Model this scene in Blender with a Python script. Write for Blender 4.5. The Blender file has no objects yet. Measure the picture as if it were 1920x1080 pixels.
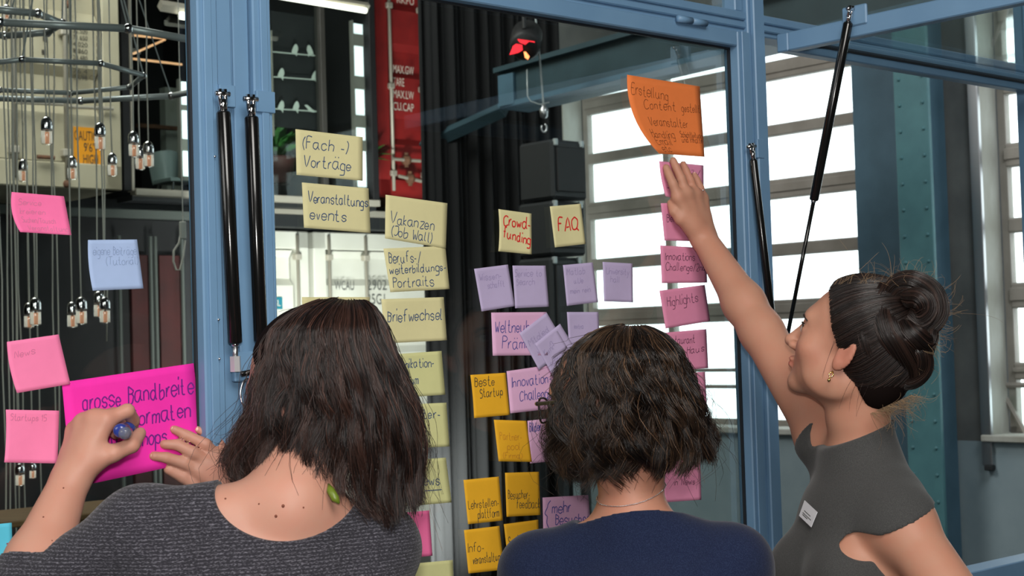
import bpy, math, random
import numpy as np
from mathutils import Vector, Matrix

rng = np.random.default_rng(7)
random.seed(7)
scene = bpy.context.scene
COL = scene.collection

# ------------------------------------------------------------------ camera
F = 2810.0                       # focal length in pixels of a 1920 px wide frame
PITCH = math.atan(99 / F)
ROLL = 0.030
CAM = np.array([0.0, 0.0, 1.62])
fwd = np.array([0, math.cos(PITCH), math.sin(PITCH)])
up0 = np.array([0, -math.sin(PITCH), math.cos(PITCH)])
rt0 = np.array([1.0, 0, 0])
RT = math.cos(ROLL) * rt0 - math.sin(ROLL) * up0
UP = math.sin(ROLL) * rt0 + math.cos(ROLL) * up0
cam_data = bpy.data.cameras.new('camera')
cam = bpy.data.objects.new('camera', cam_data)
COL.objects.link(cam)
cam.matrix_world = Matrix(((RT[0], UP[0], -fwd[0], CAM[0]), (RT[1], UP[1], -fwd[1], CAM[1]),
                           (RT[2], UP[2], -fwd[2], CAM[2]), (0, 0, 0, 1)))
cam_data.sensor_width = 36
cam_data.lens = 36 * F / 1920
cam_data.clip_start = 0.05
cam_data.clip_end = 200
cam_data.dof.use_dof = True
cam_data.dof.focus_distance = 2.55
cam_data.dof.aperture_fstop = 12.0
scene.camera = cam

# ------------------------------------------------------------------ world, lights, exposure
scene.view_settings.view_transform = 'Standard'
scene.view_settings.look = 'None'
scene.view_settings.exposure = 0.0
scene.view_settings.gamma = 1.0
scene.view_settings.use_curve_mapping = False
world = bpy.data.worlds.new('overcast_sky')
scene.world = world
world.use_nodes = True
wn = world.node_tree.nodes
wn['Background'].inputs[0].default_value = (0.90, 0.96, 1.0, 1)
wn['Background'].inputs[1].default_value = 3.2

def ray(px, py):
    return fwd + RT * ((px - 960) / F) - UP * ((py - 540) / F)
def P(px, py, d):
    r = ray(px, py); return CAM + r * (d / r[1])
def area_light(name, loc, target, size, power, color, size_y=None):
    d = bpy.data.lights.new(name, 'AREA')
    d.energy = power; d.color = color; d.size = size
    if size_y: d.shape = 'RECTANGLE'; d.size_y = size_y
    o = bpy.data.objects.new(name, d); COL.objects.link(o)
    o.location = loc
    o.rotation_euler = (Vector(target) - Vector(loc)).to_track_quat('-Z', 'Y').to_euler()
    return o
area_light('camera_flash', (0.0, -0.02, 1.62 + 0.14), (0.0, 3, 1.55), 0.07, 24, (1, 0.97, 0.93))
area_light('room_overhead_fill', (0.6, -0.6, 3.6), (0.2, 2.4, 1.3), 1.6, 88, (1, 0.97, 0.92))  # added overhead ambient fill, no fixture modelled
area_light('room_side_fill', (-2.4, 0.0, 2.8), (0, 2.2, 1.4), 1.2, 20, (1, 0.97, 0.94))  # added weak fill from the left, out of view
area_light('hall_fill', (-2.5, 6.2, 5.8), (-1.8, 10.5, 2.2), 2.5, 270, (1, 0.97, 0.92))  # added fill high in the hall to brighten the containers
_c = P(700, 1115, 9.0)
area_light('hall_container_fill', tuple(_c), tuple(P(680, 480, 12.2)), 1.0, 95, (1, 0.98, 0.94)).data.spread = 1.5  # added below the view to brighten the white container

area_light('hall_wall_fill', (3.2, 4.6, 5.4), (5.6, 7.6, 1.8), 1.6, 130, (0.95, 0.98, 1.0))  # added fill to lift the concrete wall, column and beam

# ------------------------------------------------------------------ geometry helpers
PHI = math.atan(3172 / F)        # the building grid is turned to the view
AX = np.array([math.sin(PHI), math.cos(PHI), 0.0])    # along the glazed partition
NX = np.array([-math.cos(PHI), math.sin(PHI), 0.0])   # away through it
ZX = np.array([0, 0, 1.0])

def Pn(px, py, n):
    r = ray(px, py); return CAM + r * ((n - CAM @ NX) / (r @ NX))
def Pa(px, py, a):
    r = ray(px, py); return CAM + r * ((a - CAM @ AX) / (r @ AX))
def G(a, n, z):
    return a * AX + n * NX + z * ZX
def gn(px, py, n):               # (a, z) on a plane parallel to the partition
    p = Pn(px, py, n); return p @ AX, p[2]
def ga(px, py, a):               # (n, z) on a plane parallel to the window wall
    p = Pa(px, py, a); return p @ NX, p[2]
def Pv(px, py, d):               # vectorised
    px = np.asarray(px, float); py = np.asarray(py, float)
    r = fwd + RT * ((px - 960) / F)[..., None] - UP * ((py - 540) / F)[..., None]
    return CAM + r * (np.asarray(d) / r[..., 1])[..., None]

NG = P(965, 440, 2.74) @ NX                    # the glass plane
A0 = P(1450, 600, 10.0) @ AX                   # inner face of the window wall
NC = P(620, 500, 12.0) @ NX                    # container fronts

_roots = {}
def link_mesh(name, V, Fc, mat, parent=None, smooth=False, loc=None):
    V = np.asarray(V, dtype=np.float64)
    me = bpy.data.meshes.new(name)
    if parent is None:
        if loc is None:
            lo, hi = V.min(0), V.max(0)
            loc = np.array([(lo[0] + hi[0]) / 2, (lo[1] + hi[1]) / 2, lo[2]])
        org = np.asarray(loc, float)
    else:
        org = _roots[parent.as_pointer()]
    V = V - org
    if isinstance(Fc, np.ndarray):
        k = Fc.shape[1]; nf = len(Fc)
        me.vertices.add(len(V)); me.vertices.foreach_set('co', V.astype(np.float32).ravel())
        me.loops.add(nf * k); me.loops.foreach_set('vertex_index', Fc.astype(np.int32).ravel())
        me.polygons.add(nf)
        me.polygons.foreach_set('loop_start', np.arange(0, nf * k, k, dtype=np.int32))
        me.polygons.foreach_set('loop_total', np.full(nf, k, dtype=np.int32))
        me.update(calc_edges=True); me.validate()
    else:
        me.from_pydata([tuple(v) for v in V], [], [tuple(f) for f in Fc])
        me.update()
    if mat: me.materials.append(mat)
    if smooth:
        me.polygons.foreach_set('use_smooth', np.ones(len(me.polygons), dtype=bool))
    o = bpy.data.objects.new(name, me)
    COL.objects.link(o)
    _roots[o.as_pointer()] = org
    if parent is None: o.location = org
    else: o.parent = parent
    return o

def tag(o, label=None, cat=None, group=None, kind=None):
    if label: o['label'] = label
    if cat: o['category'] = cat
    if group: o['group'] = group
    if kind: o['kind'] = kind
    return o
def thing(name, loc, label, cat, group=None, kind=None):
    o = bpy.data.objects.new(name, None); COL.objects.link(o)
    o.location = loc; o.empty_display_size = 0.05
    _roots[o.as_pointer()] = np.asarray(loc, float)
    return tag(o, label, cat, group, kind)

class MB:
    def __init__(s): s.v = []; s.f = []
    def add(s, V, Fs):
        b = len(s.v); s.v += [np.asarray(v, float) for v in V]; s.f += [tuple(i + b for i in f) for f in Fs]; return s
    def hexa(s, c):     # 8 corners, bottom ring then top ring
        return s.add(c, [(0, 3, 2, 1), (4, 5, 6, 7), (0, 1, 5, 4), (1, 2, 6, 5), (2, 3, 7, 6), (3, 0, 4, 7)])
    def gbox(s, a0, a1, n0, n1, z0, z1):
        a0, a1 = sorted((a0, a1)); n0, n1 = sorted((n0, n1)); z0, z1 = sorted((z0, z1))
        return s.hexa([G(a0, n0, z0), G(a1, n0, z0), G(a1, n1, z0), G(a0, n1, z0),
                       G(a0, n0, z1), G(a1, n0, z1), G(a1, n1, z1), G(a0, n1, z1)])
    def bbox(s, a0, a1, n0, n1, z0, z1, b=0.003):   # bevelled on all edges
        a0, a1 = sorted((a0, a1)); n0, n1 = sorted((n0, n1)); z0, z1 = sorted((z0, z1))
        b = min(b, (a1 - a0) / 3, (n1 - n0) / 3, (z1 - z0) / 3)
        import bmesh
        bm = bmesh.new(); bmesh.ops.create_cube(bm, size=1)
        for v in bm.verts:
            v.co = Vector(((a0 + a1) / 2 + v.co.x * (a1 - a0), (n0 + n1) / 2 + v.co.y * (n1 - n0), (z0 + z1) / 2 + v.co.z * (z1 - z0)))
        bmesh.ops.bevel(bm, geom=list(bm.edges), offset=b, segments=1, affect='EDGES')
        bm.verts.index_update()
        V = [G(v.co.x, v.co.y, v.co.z) for v in bm.verts]
        Fs = [tuple(v.index for v in f.verts) for f in bm.faces]
        bm.free(); return s.add(V, Fs)
    def tube(s, pts, r, seg=10, caps=True):
        pts = [np.asarray(p, float) for p in pts]
        rs = r if hasattr(r, '__len__') else [r] * len(pts)
        V = []; n = len(pts)
        prev = None
        for i, p in enumerate(pts):
            t = pts[min(i + 1, n - 1)] - pts[max(i - 1, 0)]
            t = t / (np.linalg.norm(t) + 1e-12)
            if prev is None:
                h = np.array([0, 0, 1.0]) if abs(t[2]) < 0.9 else np.array([1.0, 0, 0])
                u = np.cross(t, h)
            else:
                u = prev - t * (prev @ t)
            u /= np.linalg.norm(u); prev = u; w = np.cross(t, u)
            for k in range(seg):
                an = 2 * math.pi * k / seg
                V.append(p + rs[i] * (u * math.cos(an) + w * math.sin(an)))
        Fs = []
        for i in range(n - 1):
            for k in range(seg):
                a = i * seg + k; b = i * seg + (k + 1) % seg
                Fs.append((a, b, b + seg, a + seg))
        if caps:
            Fs.append(tuple(range(seg))[::-1]); Fs.append(tuple((n - 1) * seg + k for k in range(seg)))
        return s.add(V, Fs)
    def lathe(s, origin, axis, prof, seg=16):
        origin = np.asarray(origin, float); axis = np.asarray(axis, float); axis = axis / np.linalg.norm(axis)
        return s.tube([origin + axis * h for h, r in prof], [max(r, 1e-4) for h, r in prof], seg)
    def ball(s, c, r, seg=10, rings=7):
        r = np.ones(3) * r; V = []; Fs = []
        for i in range(rings + 1):
            th = math.pi * i / rings
            for k in range(seg):
                an = 2 * math.pi * k / seg
                V.append(np.asarray(c) + r * np.array([math.sin(th) * math.cos(an), math.sin(th) * math.sin(an), math.cos(th)]))
        for i in range(rings):
            for k in range(seg):
                a = i * seg + k; b = i * seg + (k + 1) % seg
                Fs.append((a, a + seg, b + seg, b))
        return s.add(V, Fs)
    def build(s, name, mat, parent=None, smooth=False, loc=None):
        return link_mesh(name, np.array(s.v), s.f, mat, parent, smooth, loc)

# ------------------------------------------------------------------ materials
def srgb(r, g, b):
    f = lambda c: c / 12.92 if c <= 0.04045 else ((c + 0.055) / 1.055) ** 2.4
    return (f(r / 255), f(g / 255), f(b / 255), 1)
def mat(name, rgb, rough=0.6, metal=0.0, noise=None, bump=None, spec=None, emit=None, coat=0):
    m = bpy.data.materials.new(name); m.use_nodes = True
    nt = m.node_tree; b = nt.nodes['Principled BSDF']
    b.inputs['Base Color'].default_value = rgb
    b.inputs['Roughness'].default_value = rough
    b.inputs['Metallic'].default_value = metal
    if spec is not None: b.inputs['Specular IOR Level'].default_value = spec
    if coat: b.inputs['Coat Weight'].default_value = coat
    tc = nt.nodes.new('ShaderNodeTexCoord')
    if noise:               # (scale, amount, second colour[, stretch])
        nz = nt.nodes.new('ShaderNodeTexNoise'); nz.inputs['Scale'].default_value = noise[0]; nz.inputs['Detail'].default_value = 5
        mp = nt.nodes.new('ShaderNodeMapping'); mp.inputs['Scale'].default_value = noise[3] if len(noise) > 3 else (1, 1, 1)
        nt.links.new(tc.outputs['Object'], mp.inputs[0]); nt.links.new(mp.outputs[0], nz.inputs['Vector'])
        rp = nt.nodes.new('ShaderNodeValToRGB'); rp.color_ramp.elements[0].position = 0.5 - noise[1] / 2; rp.color_ramp.elements[1].position = 0.5 + noise[1] / 2
        rp.color_ramp.elements[0].color = rgb; rp.color_ramp.elements[1].color = noise[2]
        nt.links.new(nz.outputs[0], rp.inputs[0]); nt.links.new(rp.outputs[0], b.inputs['Base Color'])
    if bump:                # (scale, strength, distance)
        n2 = nt.nodes.new('ShaderNodeTexNoise'); n2.inputs['Scale'].default_value = bump[0]; n2.inputs['Detail'].default_value = 4
        nt.links.new(tc.outputs['Object'], n2.inputs['Vector'])
        bp = nt.nodes.new('ShaderNodeBump'); bp.inputs['Strength'].default_value = bump[1]; bp.inputs['Distance'].default_value = bump[2]
        nt.links.new(n2.outputs[0], bp.inputs['Height']); nt.links.new(bp.outputs[0], b.inputs['Normal'])
    if emit:
        b.inputs['Emission Color'].default_value = emit[0]; b.inputs['Emission Strength'].default_value = emit[1]
    return m
def glass_mat(name, tint, refl=0.05, rough=0.0):
    m = bpy.data.materials.new(name); m.use_nodes = True
    nt = m.node_tree; nt.nodes.remove(nt.nodes['Principled BSDF'])
    out = nt.nodes['Material Output']
    tr = nt.nodes.new('ShaderNodeBsdfTransparent'); tr.inputs[0].default_value = tint
    gl = nt.nodes.new('ShaderNodeBsdfGlossy'); gl.inputs['Roughness'].default_value = rough; gl.inputs[0].default_value = (1, 1, 1, 1)
    lw = nt.nodes.new('ShaderNodeLayerWeight'); lw.inputs[0].default_value = 0.25
    mm = nt.nodes.new('ShaderNodeMath'); mm.operation = 'MULTIPLY_ADD'
    mm.inputs[1].default_value = 0.35; mm.inputs[2].default_value = refl
    nt.links.new(lw.outputs['Fresnel'], mm.inputs[0])
    mx = nt.nodes.new('ShaderNodeMixShader')
    nt.links.new(mm.outputs[0], mx.inputs[0]); nt.links.new(tr.outputs[0], mx.inputs[1]); nt.links.new(gl.outputs[0], mx.inputs[2])
    nt.links.new(mx.outputs[0], out.inputs[0])
    return m

M = {}
M['blue_frame'] = mat('blue_painted_steel', srgb(116, 153, 186), 0.42, noise=(9, 0.5, srgb(106, 143, 177)), bump=(160, 0.12, 0.0005))
M['gasket'] = mat('black_gasket', srgb(30, 34, 40), 0.6)
M['pane'] = glass_mat('clear_glass', (0.93, 0.97, 0.96, 1), 0.012)
M['pane_clear'] = glass_mat('window_glass', (0.97, 1.0, 0.99, 1), 0.01)
M['black_tube'] = mat('black_lacquered_tube', (0.006, 0.006, 0.006, 1), 0.18, spec=0.6)
M['chrome'] = mat('chrome', (0.75, 0.75, 0.76, 1), 0.16, 1.0)
M['steel'] = mat('dull_steel', (0.42, 0.43, 0.44, 1), 0.38, 1.0)
M['grey_metal'] = mat('grey_tube', srgb(160, 168, 168), 0.32, 0.25)
M['floor'] = mat('dark_concrete', srgb(70, 70, 68), 0.7, noise=(3, 0.5, srgb(52, 52, 52)))
M['ceiling'] = mat('dark_ceiling', srgb(48, 50, 50), 0.8, noise=(2, 0.5, srgb(36, 38, 38)))
M['dark_wall'] = mat('dark_wall', srgb(34, 36, 38), 0.85, noise=(4, 0.4, srgb(24, 26, 28)))
M['room_wall'] = mat('room_wall', srgb(66, 64, 62), 0.85, noise=(3, 0.4, srgb(54, 52, 50)))
M['concrete'] = mat('grey_concrete', srgb(104, 108, 106), 0.85, noise=(3.5, 0.35, srgb(84, 88, 88)), bump=(30, 0.2, 0.004))
M['lower_wall'] = mat('blue_grey_painted_wall', srgb(138, 156, 162), 0.7, noise=(5, 0.5, srgb(124, 143, 150)))
M['reveal'] = mat('pale_plaster_reveal', srgb(186, 190, 184), 0.75, noise=(7, 0.5, srgb(150, 150, 138), (1, 1, 0.4)))
M['win_bar'] = mat('taupe_window_bar', srgb(150, 146, 138), 0.6, noise=(6, 0.4, srgb(134, 130, 122)))
M['teal'] = mat('teal_painted_steel', srgb(78, 126, 132), 0.5, noise=(6, 0.4, srgb(68, 112, 120)), bump=(60, 0.1, 0.001))
M['teal_dark'] = mat('dull_blue_steel', srgb(74, 106, 124), 0.55, noise=(5, 0.5, srgb(62, 92, 108)))
M['curtain'] = mat('black_curtain', srgb(15, 16, 18), 0.95, noise=(14, 0.5, srgb(9, 10, 12), (4, 4, 0.1)))
M['beam_shade_paint'] = mat('shaded_teal_beam_paint', srgb(48, 72, 80), 0.6, noise=(6, 0.4, srgb(40, 62, 70)))  # darker copy for the beam's shaded parts, shade put into the colour
M['black'] = mat('black_matt', (0.008, 0.008, 0.009, 1), 0.6)
M['charcoal'] = mat('charcoal_paint', srgb(30, 33, 35), 0.6, bump=(200, 0.2, 0.001))
# ------------------------------------------------------------------ the hall
def wall_with_holes(name, axis, const, thick, u0, u1, z0, z1, holes, m, kind='structure', rev=None):
    """axis 'a': plane of constant a, u is n; axis 'n': plane of constant n, u is a."""
    us = sorted(set([u0, u1] + [h[0] for h in holes] + [h[1] for h in holes]))
    zs = sorted(set([z0, z1] + [h[2] for h in holes] + [h[3] for h in holes]))
    mb = MB()
    for i in range(len(us) - 1):
        for j in range(len(zs) - 1):
            uc = (us[i] + us[i + 1]) / 2; zc = (zs[j] + zs[j + 1]) / 2
            if any(h[0] < uc < h[1] and h[2] < zc < h[3] for h in holes): continue
            if axis == 'a': mb.gbox(const, const + thick, us[i], us[i + 1], zs[j], zs[j + 1])
            else: mb.gbox(us[i], us[i + 1], const, const + thick, zs[j], zs[j + 1])
    o = mb.build(name, m)
    o['kind'] = kind
    return o

AL, NF, NB, ZC = -13.0, -4.5, NC + 7.0, 6.6
o = MB().gbox(AL, A0 + 0.6, NF, NB + 0.3, -0.12, 0).build('floor', M['floor']); o['kind'] = 'structure'
o = MB().gbox(AL, A0 + 0.6, NF, NB + 0.3, ZC, ZC + 0.15).build('ceiling', M['ceiling']); o['kind'] = 'structure'
o = MB().gbox(AL - 0.2, AL, NF, NB, 0, ZC).build('wall_left', M['dark_wall']); o['kind'] = 'structure'
o = MB().gbox(AL, A0, NF - 0.2, NF, 0, ZC).build('wall_front', M['room_wall']); o['kind'] = 'structure'

# window wall: first bay seen through the middle and right openings, second bay at the frame's right edge
n_l = ga(1056, 300, A0)[0]; n_r = ga(1606, 400, A0)[0]
n2_l = ga(1846, 600, A0)[0]
def slope_na(px, py): r = ray(px, py); return (r @ NX) / (r @ AX)
AW = A0 * slope_na(1056, 300) / slope_na(1091, 300)          # the window plane, set back so that the far reveal shows
RD = AW - A0
z_sill = ga(1450, 806, A0 + RD * .5)[1]
z_topl = ga(1361, 90, AW)[1] + 0.05; z_topr = z_topl + 0.9
n2_r = n2_l - 2.0
holes = [(n_r, n_l, z_sill, z_topl), (n2_r, n2_l, z_sill - 0.02, z_topr)]
wr = wall_with_holes('wall_right', 'a', A0, RD + 0.12, NF, NB, z_sill - 0.02, ZC, holes, M['concrete'])
o = MB().gbox(A0, A0 + RD + 0.12, NF, NB, 0, z_sill - 0.02).build('trim_1', M['lower_wall']); tag(o, kind='structure')
# sills
for k, (na, nb) in enumerate(((n_r, n_l), (n2_r, n2_l))):
    o = MB().bbox(A0 - 0.05, A0 + RD + 0.12, na - 0.03, nb + 0.03, z_sill - 0.02, z_sill + 0.02, 0.006).build('trim_%d' % (2 + k), M['reveal']); o['kind'] = 'structure'
# pale plaster linings of the reveals
for k, nn in enumerate((n_l, n2_l)):
    o = MB().gbox(A0 + 0.002, AW, nn - 0.012, nn - 0.001, z_sill + 0.02, (z_topl, z_topr)[k]).build('trim_%d' % (4 + k), M['reveal']); o['kind'] = 'structure'

def steel_window(name, na, nb, cols, rows, aw, z0, z1, label_awning=None):
    """na<nb along n; cols: mullion positions in n; rows: list of (zlow,zhigh) bars."""
    root = thing(name, G(aw, (na + nb) / 2, z0), None, None, kind='structure')
    fr = MB()
    fr.bbox(aw, aw + 0.06, na, na + 0.05, z0, z1).bbox(aw, aw + 0.06, nb - 0.05, nb, z0, z1)
    fr.bbox(aw, aw + 0.06, na, nb, z1 - 0.05, z1).bbox(aw, aw + 0.06, na, nb, z0, z0 + 0.04)
    fr.build('window_frame', M['win_bar'], root)
    for c in cols: MB().bbox(aw + 0.004, aw + 0.07, c - 0.028, c + 0.028, z0 + 0.03, z1 - 0.04).build('mullion', M['win_bar'], root)
    for (lo, hi) in rows:
        mb = MB().bbox(aw - 0.008, aw + 0.064, na + 0.04, nb - 0.04, lo, hi, 0.01)
        if hi - lo > 0.09: mb.bbox(aw - 0.02, aw, na + 0.04, nb - 0.04, lo + 0.045, hi - 0.03, 0.004)
        mb.build('transom', M['win_bar'], root)
    xs = [na + 0.05] + sorted(cols) + [nb - 0.05]
    zs = [z0 + 0.04] + [v for r in sorted(rows) for v in r] + [z1 - 0.05]
    for i in range(len(xs) - 1):
        for j in range(0, len(zs) - 1, 2):
            if zs[j + 1] - zs[j] > 0.03:
                MB().gbox(aw + 0.03, aw + 0.034, xs[i] + .0, xs[i + 1] - .0, zs[j], zs[j + 1]).build('pane', M['pane_clear'], root)
    return root
rows_px = [(116, 152), (235, 257), (338, 375), (458, 482), (563, 600), (690, 697), (722, 729)]
def rowz(px, pairs, aw): return [tuple(sorted((ga(px, b, aw)[1], ga(px, a, aw)[1]))) for a, b in pairs]
n_m1 = ga(1250, 400, AW)[0]; n_m2 = ga(1421, 400, AW)[0]
r1 = rowz(1440, rows_px, AW)
r1 = [r1[0]] + r1[1:]
steel_window('window_4', n_r + 0.02, n_l - 0.02, [n_m1, n_m2], r1, AW, z_sill + 0.02, z_topl)
r2 = rowz(1905, [(-20, 50), (135, 174), (267, 312), (408, 436), (530, 578), (680, 712)], AW)
steel_window('window_5', n2_r + 0.02, n2_l - 0.02, [ga(1990, 400, AW)[0]], r2, AW, z_sill + 0.02, z_topr)

# awning sash of the right bay, tilted into the hall, with its pane
def bar(p, q, r, name, m, parent, seg=6): return MB().tube([p, q], r, seg).build(name, m, parent)
aw_t = thing('awning_sash', Pa(1905, 815, A0 + 0.1), 'small grey metal awning sash tilted open low in the window at the right edge', 'window sash')
ab = A0 - 0.02
c0 = Pa(1872, 722, A0 + 0.20); c1 = c0 - NX * 0.85
c2 = Pa(1926, 822, ab) ; 
d0 = c0 + (AX * -0.02 + ZX * -0.36) - NX * 0.22; d1 = d0 - NX * 0.85
bar(c0, c1, 0.018, 'top_rail', M['win_bar'], aw_t); bar(c0, d0, 0.016, 'side_rail', M['win_bar'], aw_t)
bar(d0, d1, 0.016, 'bottom_rail', M['win_bar'], aw_t); bar(c1, d1, 0.016, 'side_rail', M['win_bar'], aw_t)
MB().add([c0, c1, d1, d0] + [p + AX * 0.004 for p in (c0, c1, d1, d0)], [(0, 1, 2, 3), (7, 6, 5, 4), (0, 4, 5, 1), (2, 6, 7, 3), (1, 5, 6, 2), (3, 7, 4, 0)]).build('pane', M['pane_clear'], aw_t)
# flat steel strip that runs down beside the right bay and ends below the sill
n_a = ga(1838, 500, A0)[0]
zb = ga(1868, 872, A0)[1]
fs = thing('steel_strip', G(A0 - 0.03, n_a, zb), 'narrow grey steel strip running down past the sill at the right window', 'strip')
MB().bbox(A0 - 0.035, A0 - 0.003, n_a - 0.045, n_a + 0.02, zb, z_topr, 0.004).build('strip', M['steel'], fs)
MB().bbox(A0 - 0.05, A0 - 0.003, n_a - 0.05, n_a + 0.0, zb - 0.03, zb, 0.004).build('end_cap', M['charcoal'], fs)

# riveted steel column between the bays
nc_l = ga(1614, 400, A0)[0]; 
ac = A0 - 0.34
nr_l = ga(1684, 400, ac)[0]; nr_r = ga(1748, 400, ac)[0]
colm = thing('steel_column', G(ac, (nr_l + nr_r) / 2, 0), 'riveted teal steel column standing between the two hall windows', 'column')
MB().bbox(ac, ac + 0.03, nr_r, nr_l, 0, ZC, 0.004).build('front_flange', M['teal'], colm)
MB().gbox(ac + 0.03, A0 - 0.02, (nr_l + nr_r) / 2 - 0.02, (nr_l + nr_r) / 2 + 0.02, 0, ZC).build('web', M['teal_dark'], colm)
MB().bbox(A0 - 0.05, A0 - 0.002, ga(1705, 400, A0)[0], nc_l, 0, ZC, 0.004).build('rear_flange', M['teal_dark'], colm)
rv = []
z = 0.15
me = None
while z < 4.6:
    for nn in (nr_l - 0.04, nr_r + 0.035):
        c = G(ac - 0.001, nn, z)
        mb = MB().ball(c, 0.011, 8, 5)
        mb.build('rivet', M['teal'], colm, True)
    z += 0.155
# riveted teal beam spanning over the first bay, with an end plate and a diagonal bar
def quad_prism(p, q, h, w, drop=0.0):
    """beam from p to q (lower edge points), height h, width w in AX"""
    return [p, q, q + AX * w, p + AX * w, p + ZX * h, q + ZX * h, q + AX * w + ZX * h, p + AX * w + ZX * h]
b0 = P(938, 205, 9.2); b1 = P(1361, 102, 7.6)
b1 = b0 + (b1 - b0) * 1.7
beam = thing('steel_beam', b0, 'teal steel crane beam running across above the left hall window', 'beam')
hb = 0.19
MB().hexa(quad_prism(b0 + ZX * 0.03, b1 + ZX * 0.03, hb, 0.03)).build('web', M['beam_shade_paint'], beam)
MB().hexa(quad_prism(b0 - AX * 0.02, b1 - AX * 0.02, 0.03, 0.26)).build('lower_flange', M['teal_dark'], beam)
MB().hexa(quad_prism(b0 + ZX * (hb + 0.03) - AX * 0.05, b1 + ZX * (hb + 0.03) - AX * 0.05, 0.03, 0.2)).build('upper_flange', M['beam_shade_paint'], beam)
e0 = P(935, 200, 9.15)
MB().hexa([e0, e0 + AX * 0.02, e0 + AX * 0.02 + NX * -0.14, e0 - NX * 0.14, e0 + ZX * 0.19, e0 + AX * 0.02 + ZX * 0.19, e0 + AX * 0.02 - NX * 0.14 + ZX * 0.19, e0 - NX * 0.14 + ZX * 0.19]).build('end_plate', M['teal_dark'], beam)
MB().tube([P(945, 205, 9.2), P(795, 272, 9.6)], 0.05, 4).build('diagonal_bar', M['beam_shade_paint'], beam)

# closed back wall behind the glazed office
wall_with_holes('wall_back', 'n', NB, 0.2, AL, A0, 0, ZC, [], M['dark_wall'])

# ------------------------------------------------------------------ the blue glazed partition
def az(px, py): return gn(px, py, NG)
zt_glass = az(1200, 63)[1]            # top of the middle pane
zt_sash = az(1340, 57)[1]             # top of the middle sash
zt_tran = az(1362, 19)[1]             # top of the transom
zb_rail = az(1880, 1056)[1]           # top of the bottom rail
zbot = zb_rail - 0.07
aL0 = az(362, 400)[0]; aL1 = az(402, 400)[0]; aM = az(466, 400)[0]; aC0 = az(500, 400)[0]
aR0 = az(1380, 500)[0]; aR1 = az(1406, 500)[0]; aR2 = az(1434, 500)[0]
aEnd = aR2 + (aR0 - aC0)
aBeg = aL0 - 1.3
ZTOP = 3.1
bf = M['blue_frame']
def frame_part(name, spec, parent, m=None):
    mb = MB()
    for s in spec: mb.bbox(*s, 0.0025)
    return mb.build(name, m or bf, parent)
# fixed frame
fx = thing('trim_8', G(aM, NG, 0), None, None, kind='structure')
frame_part('mullion', [(aL1 - 0.001, aM + 0.001, NG - 0.010, NG + 0.05, zbot, ZTOP),
                       (aL1 + 0.001, aL1 + 0.028, NG - 0.016, NG - 0.010, zbot, ZTOP), (aL1 + 0.031, aM - 0.002, NG - 0.016, NG - 0.010, zbot, ZTOP)], fx)
frame_part('mullion', [(aR1 - 0.001, aR2, NG - 0.018, NG + 0.05, zbot, ZTOP),
                       (aR1 + 0.006, aR2 - 0.008, NG - 0.030, NG - 0.018, zbot, ZTOP)], fx)
frame_part('mullion', [(aEnd, aEnd + 0.06, NG - 0.018, NG + 0.05, zbot, ZTOP)], fx)
for (u, v) in ((aM, aR1), (aR2, aEnd)):
    frame_part('transom', [(u, v, NG - 0.006, NG + 0.05, zt_sash + 0.002, zt_tran), (u, v, NG - 0.014, NG - 0.006, zt_sash + 0.012, zt_sash + 0.026),
                           (u, v, NG - 0.014, NG - 0.006, zt_tran - 0.018, zt_tran)], fx)
frame_part('bottom_rail', [(aBeg, aEnd, NG - 0.018, NG + 0.05, zbot, zb_rail)], fx)
frame_part('bottom_rail', [(aBeg, aEnd, NG - 0.018, NG + 0.05, 0, 0.06)], fx)
MB().gbox(aBeg, aEnd, NG + 0.01, NG + 0.03, 0.06, zbot).build('lower_panel', bf, fx)
for (u, v) in ((aL1 + 0.06, aR1 - 0.004), (aR2 + 0.004, aEnd)):
    f = MB().gbox(u, v, NG + 0.02, NG + 0.025, zt_tran, ZTOP).build('pane', M['pane'], fx)
frame_part('head_rail', [(aBeg, aEnd, NG - 0.01, NG + 0.05, ZTOP, ZTOP + 0.06)], fx)
# upper lights' inner frames
for (u, v) in ((aR1 - 0.028, aR1 - 0.004), (aR2 + 0.001, aR2 + 0.012)):
    frame_part('glazing_bead', [(u, v, NG - 0.008, NG + 0.03, zt_tran, ZTOP)], fx)
# middle sash (closed)
def sash(name, u0, u1, z0, z1, wl, wr, wt, wb, n0=NG - 0.026):
    r = thing(name, G((u0 + u1) / 2, NG, z0), None, None, kind='structure')
    g = 0.004
    frame_part('stile', [(u0, u0 + wl, n0, n0 + 0.04, z0, z1), (u0 + wl * 0.35, u0 + wl * 0.75, n0 - 0.004, n0, z0, z1)], r)
    frame_part('stile', [(u1 - wr, u1, n0, n0 + 0.04, z0, z1), (u1 - wr * 0.75, u1 - wr * 0.35, n0 - 0.004, n0, z0, z1)], r)
    frame_part('rail', [(u0 + wl, u1 - wr, n0, n0 + 0.04, z1 - wt, z1)], r)
    frame_part('rail', [(u0 + wl, u1 - wr, n0, n0 + 0.04, z0, z0 + wb)], r)
    MB().gbox(u0 + wl, u0 + wl + g, NG - 0.005, NG + 0.001, z0 + wb, z1 - wt).gbox(u1 - wr - g, u1 - wr, NG - 0.005, NG + 0.001, z0 + wb, z1 - wt).gbox(
        u0 + wl, u1 - wr, NG - 0.005, NG + 0.001, z1 - wt - g, z1 - wt).build('gasket', M['gasket'], r)
    MB().gbox(u0 + wl, u1 - wr, NG + 0.001, NG + 0.006, z0 + wb, z1 - wt).build('pane', M['pane'], r)
    return r
s_mid = sash('window_2', aM, aR1 - 0.004, zb_rail, zt_sash, aC0 - aM, aR1 - aR0 - 0.004, zt_sash - zt_glass, 0.03)
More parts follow.
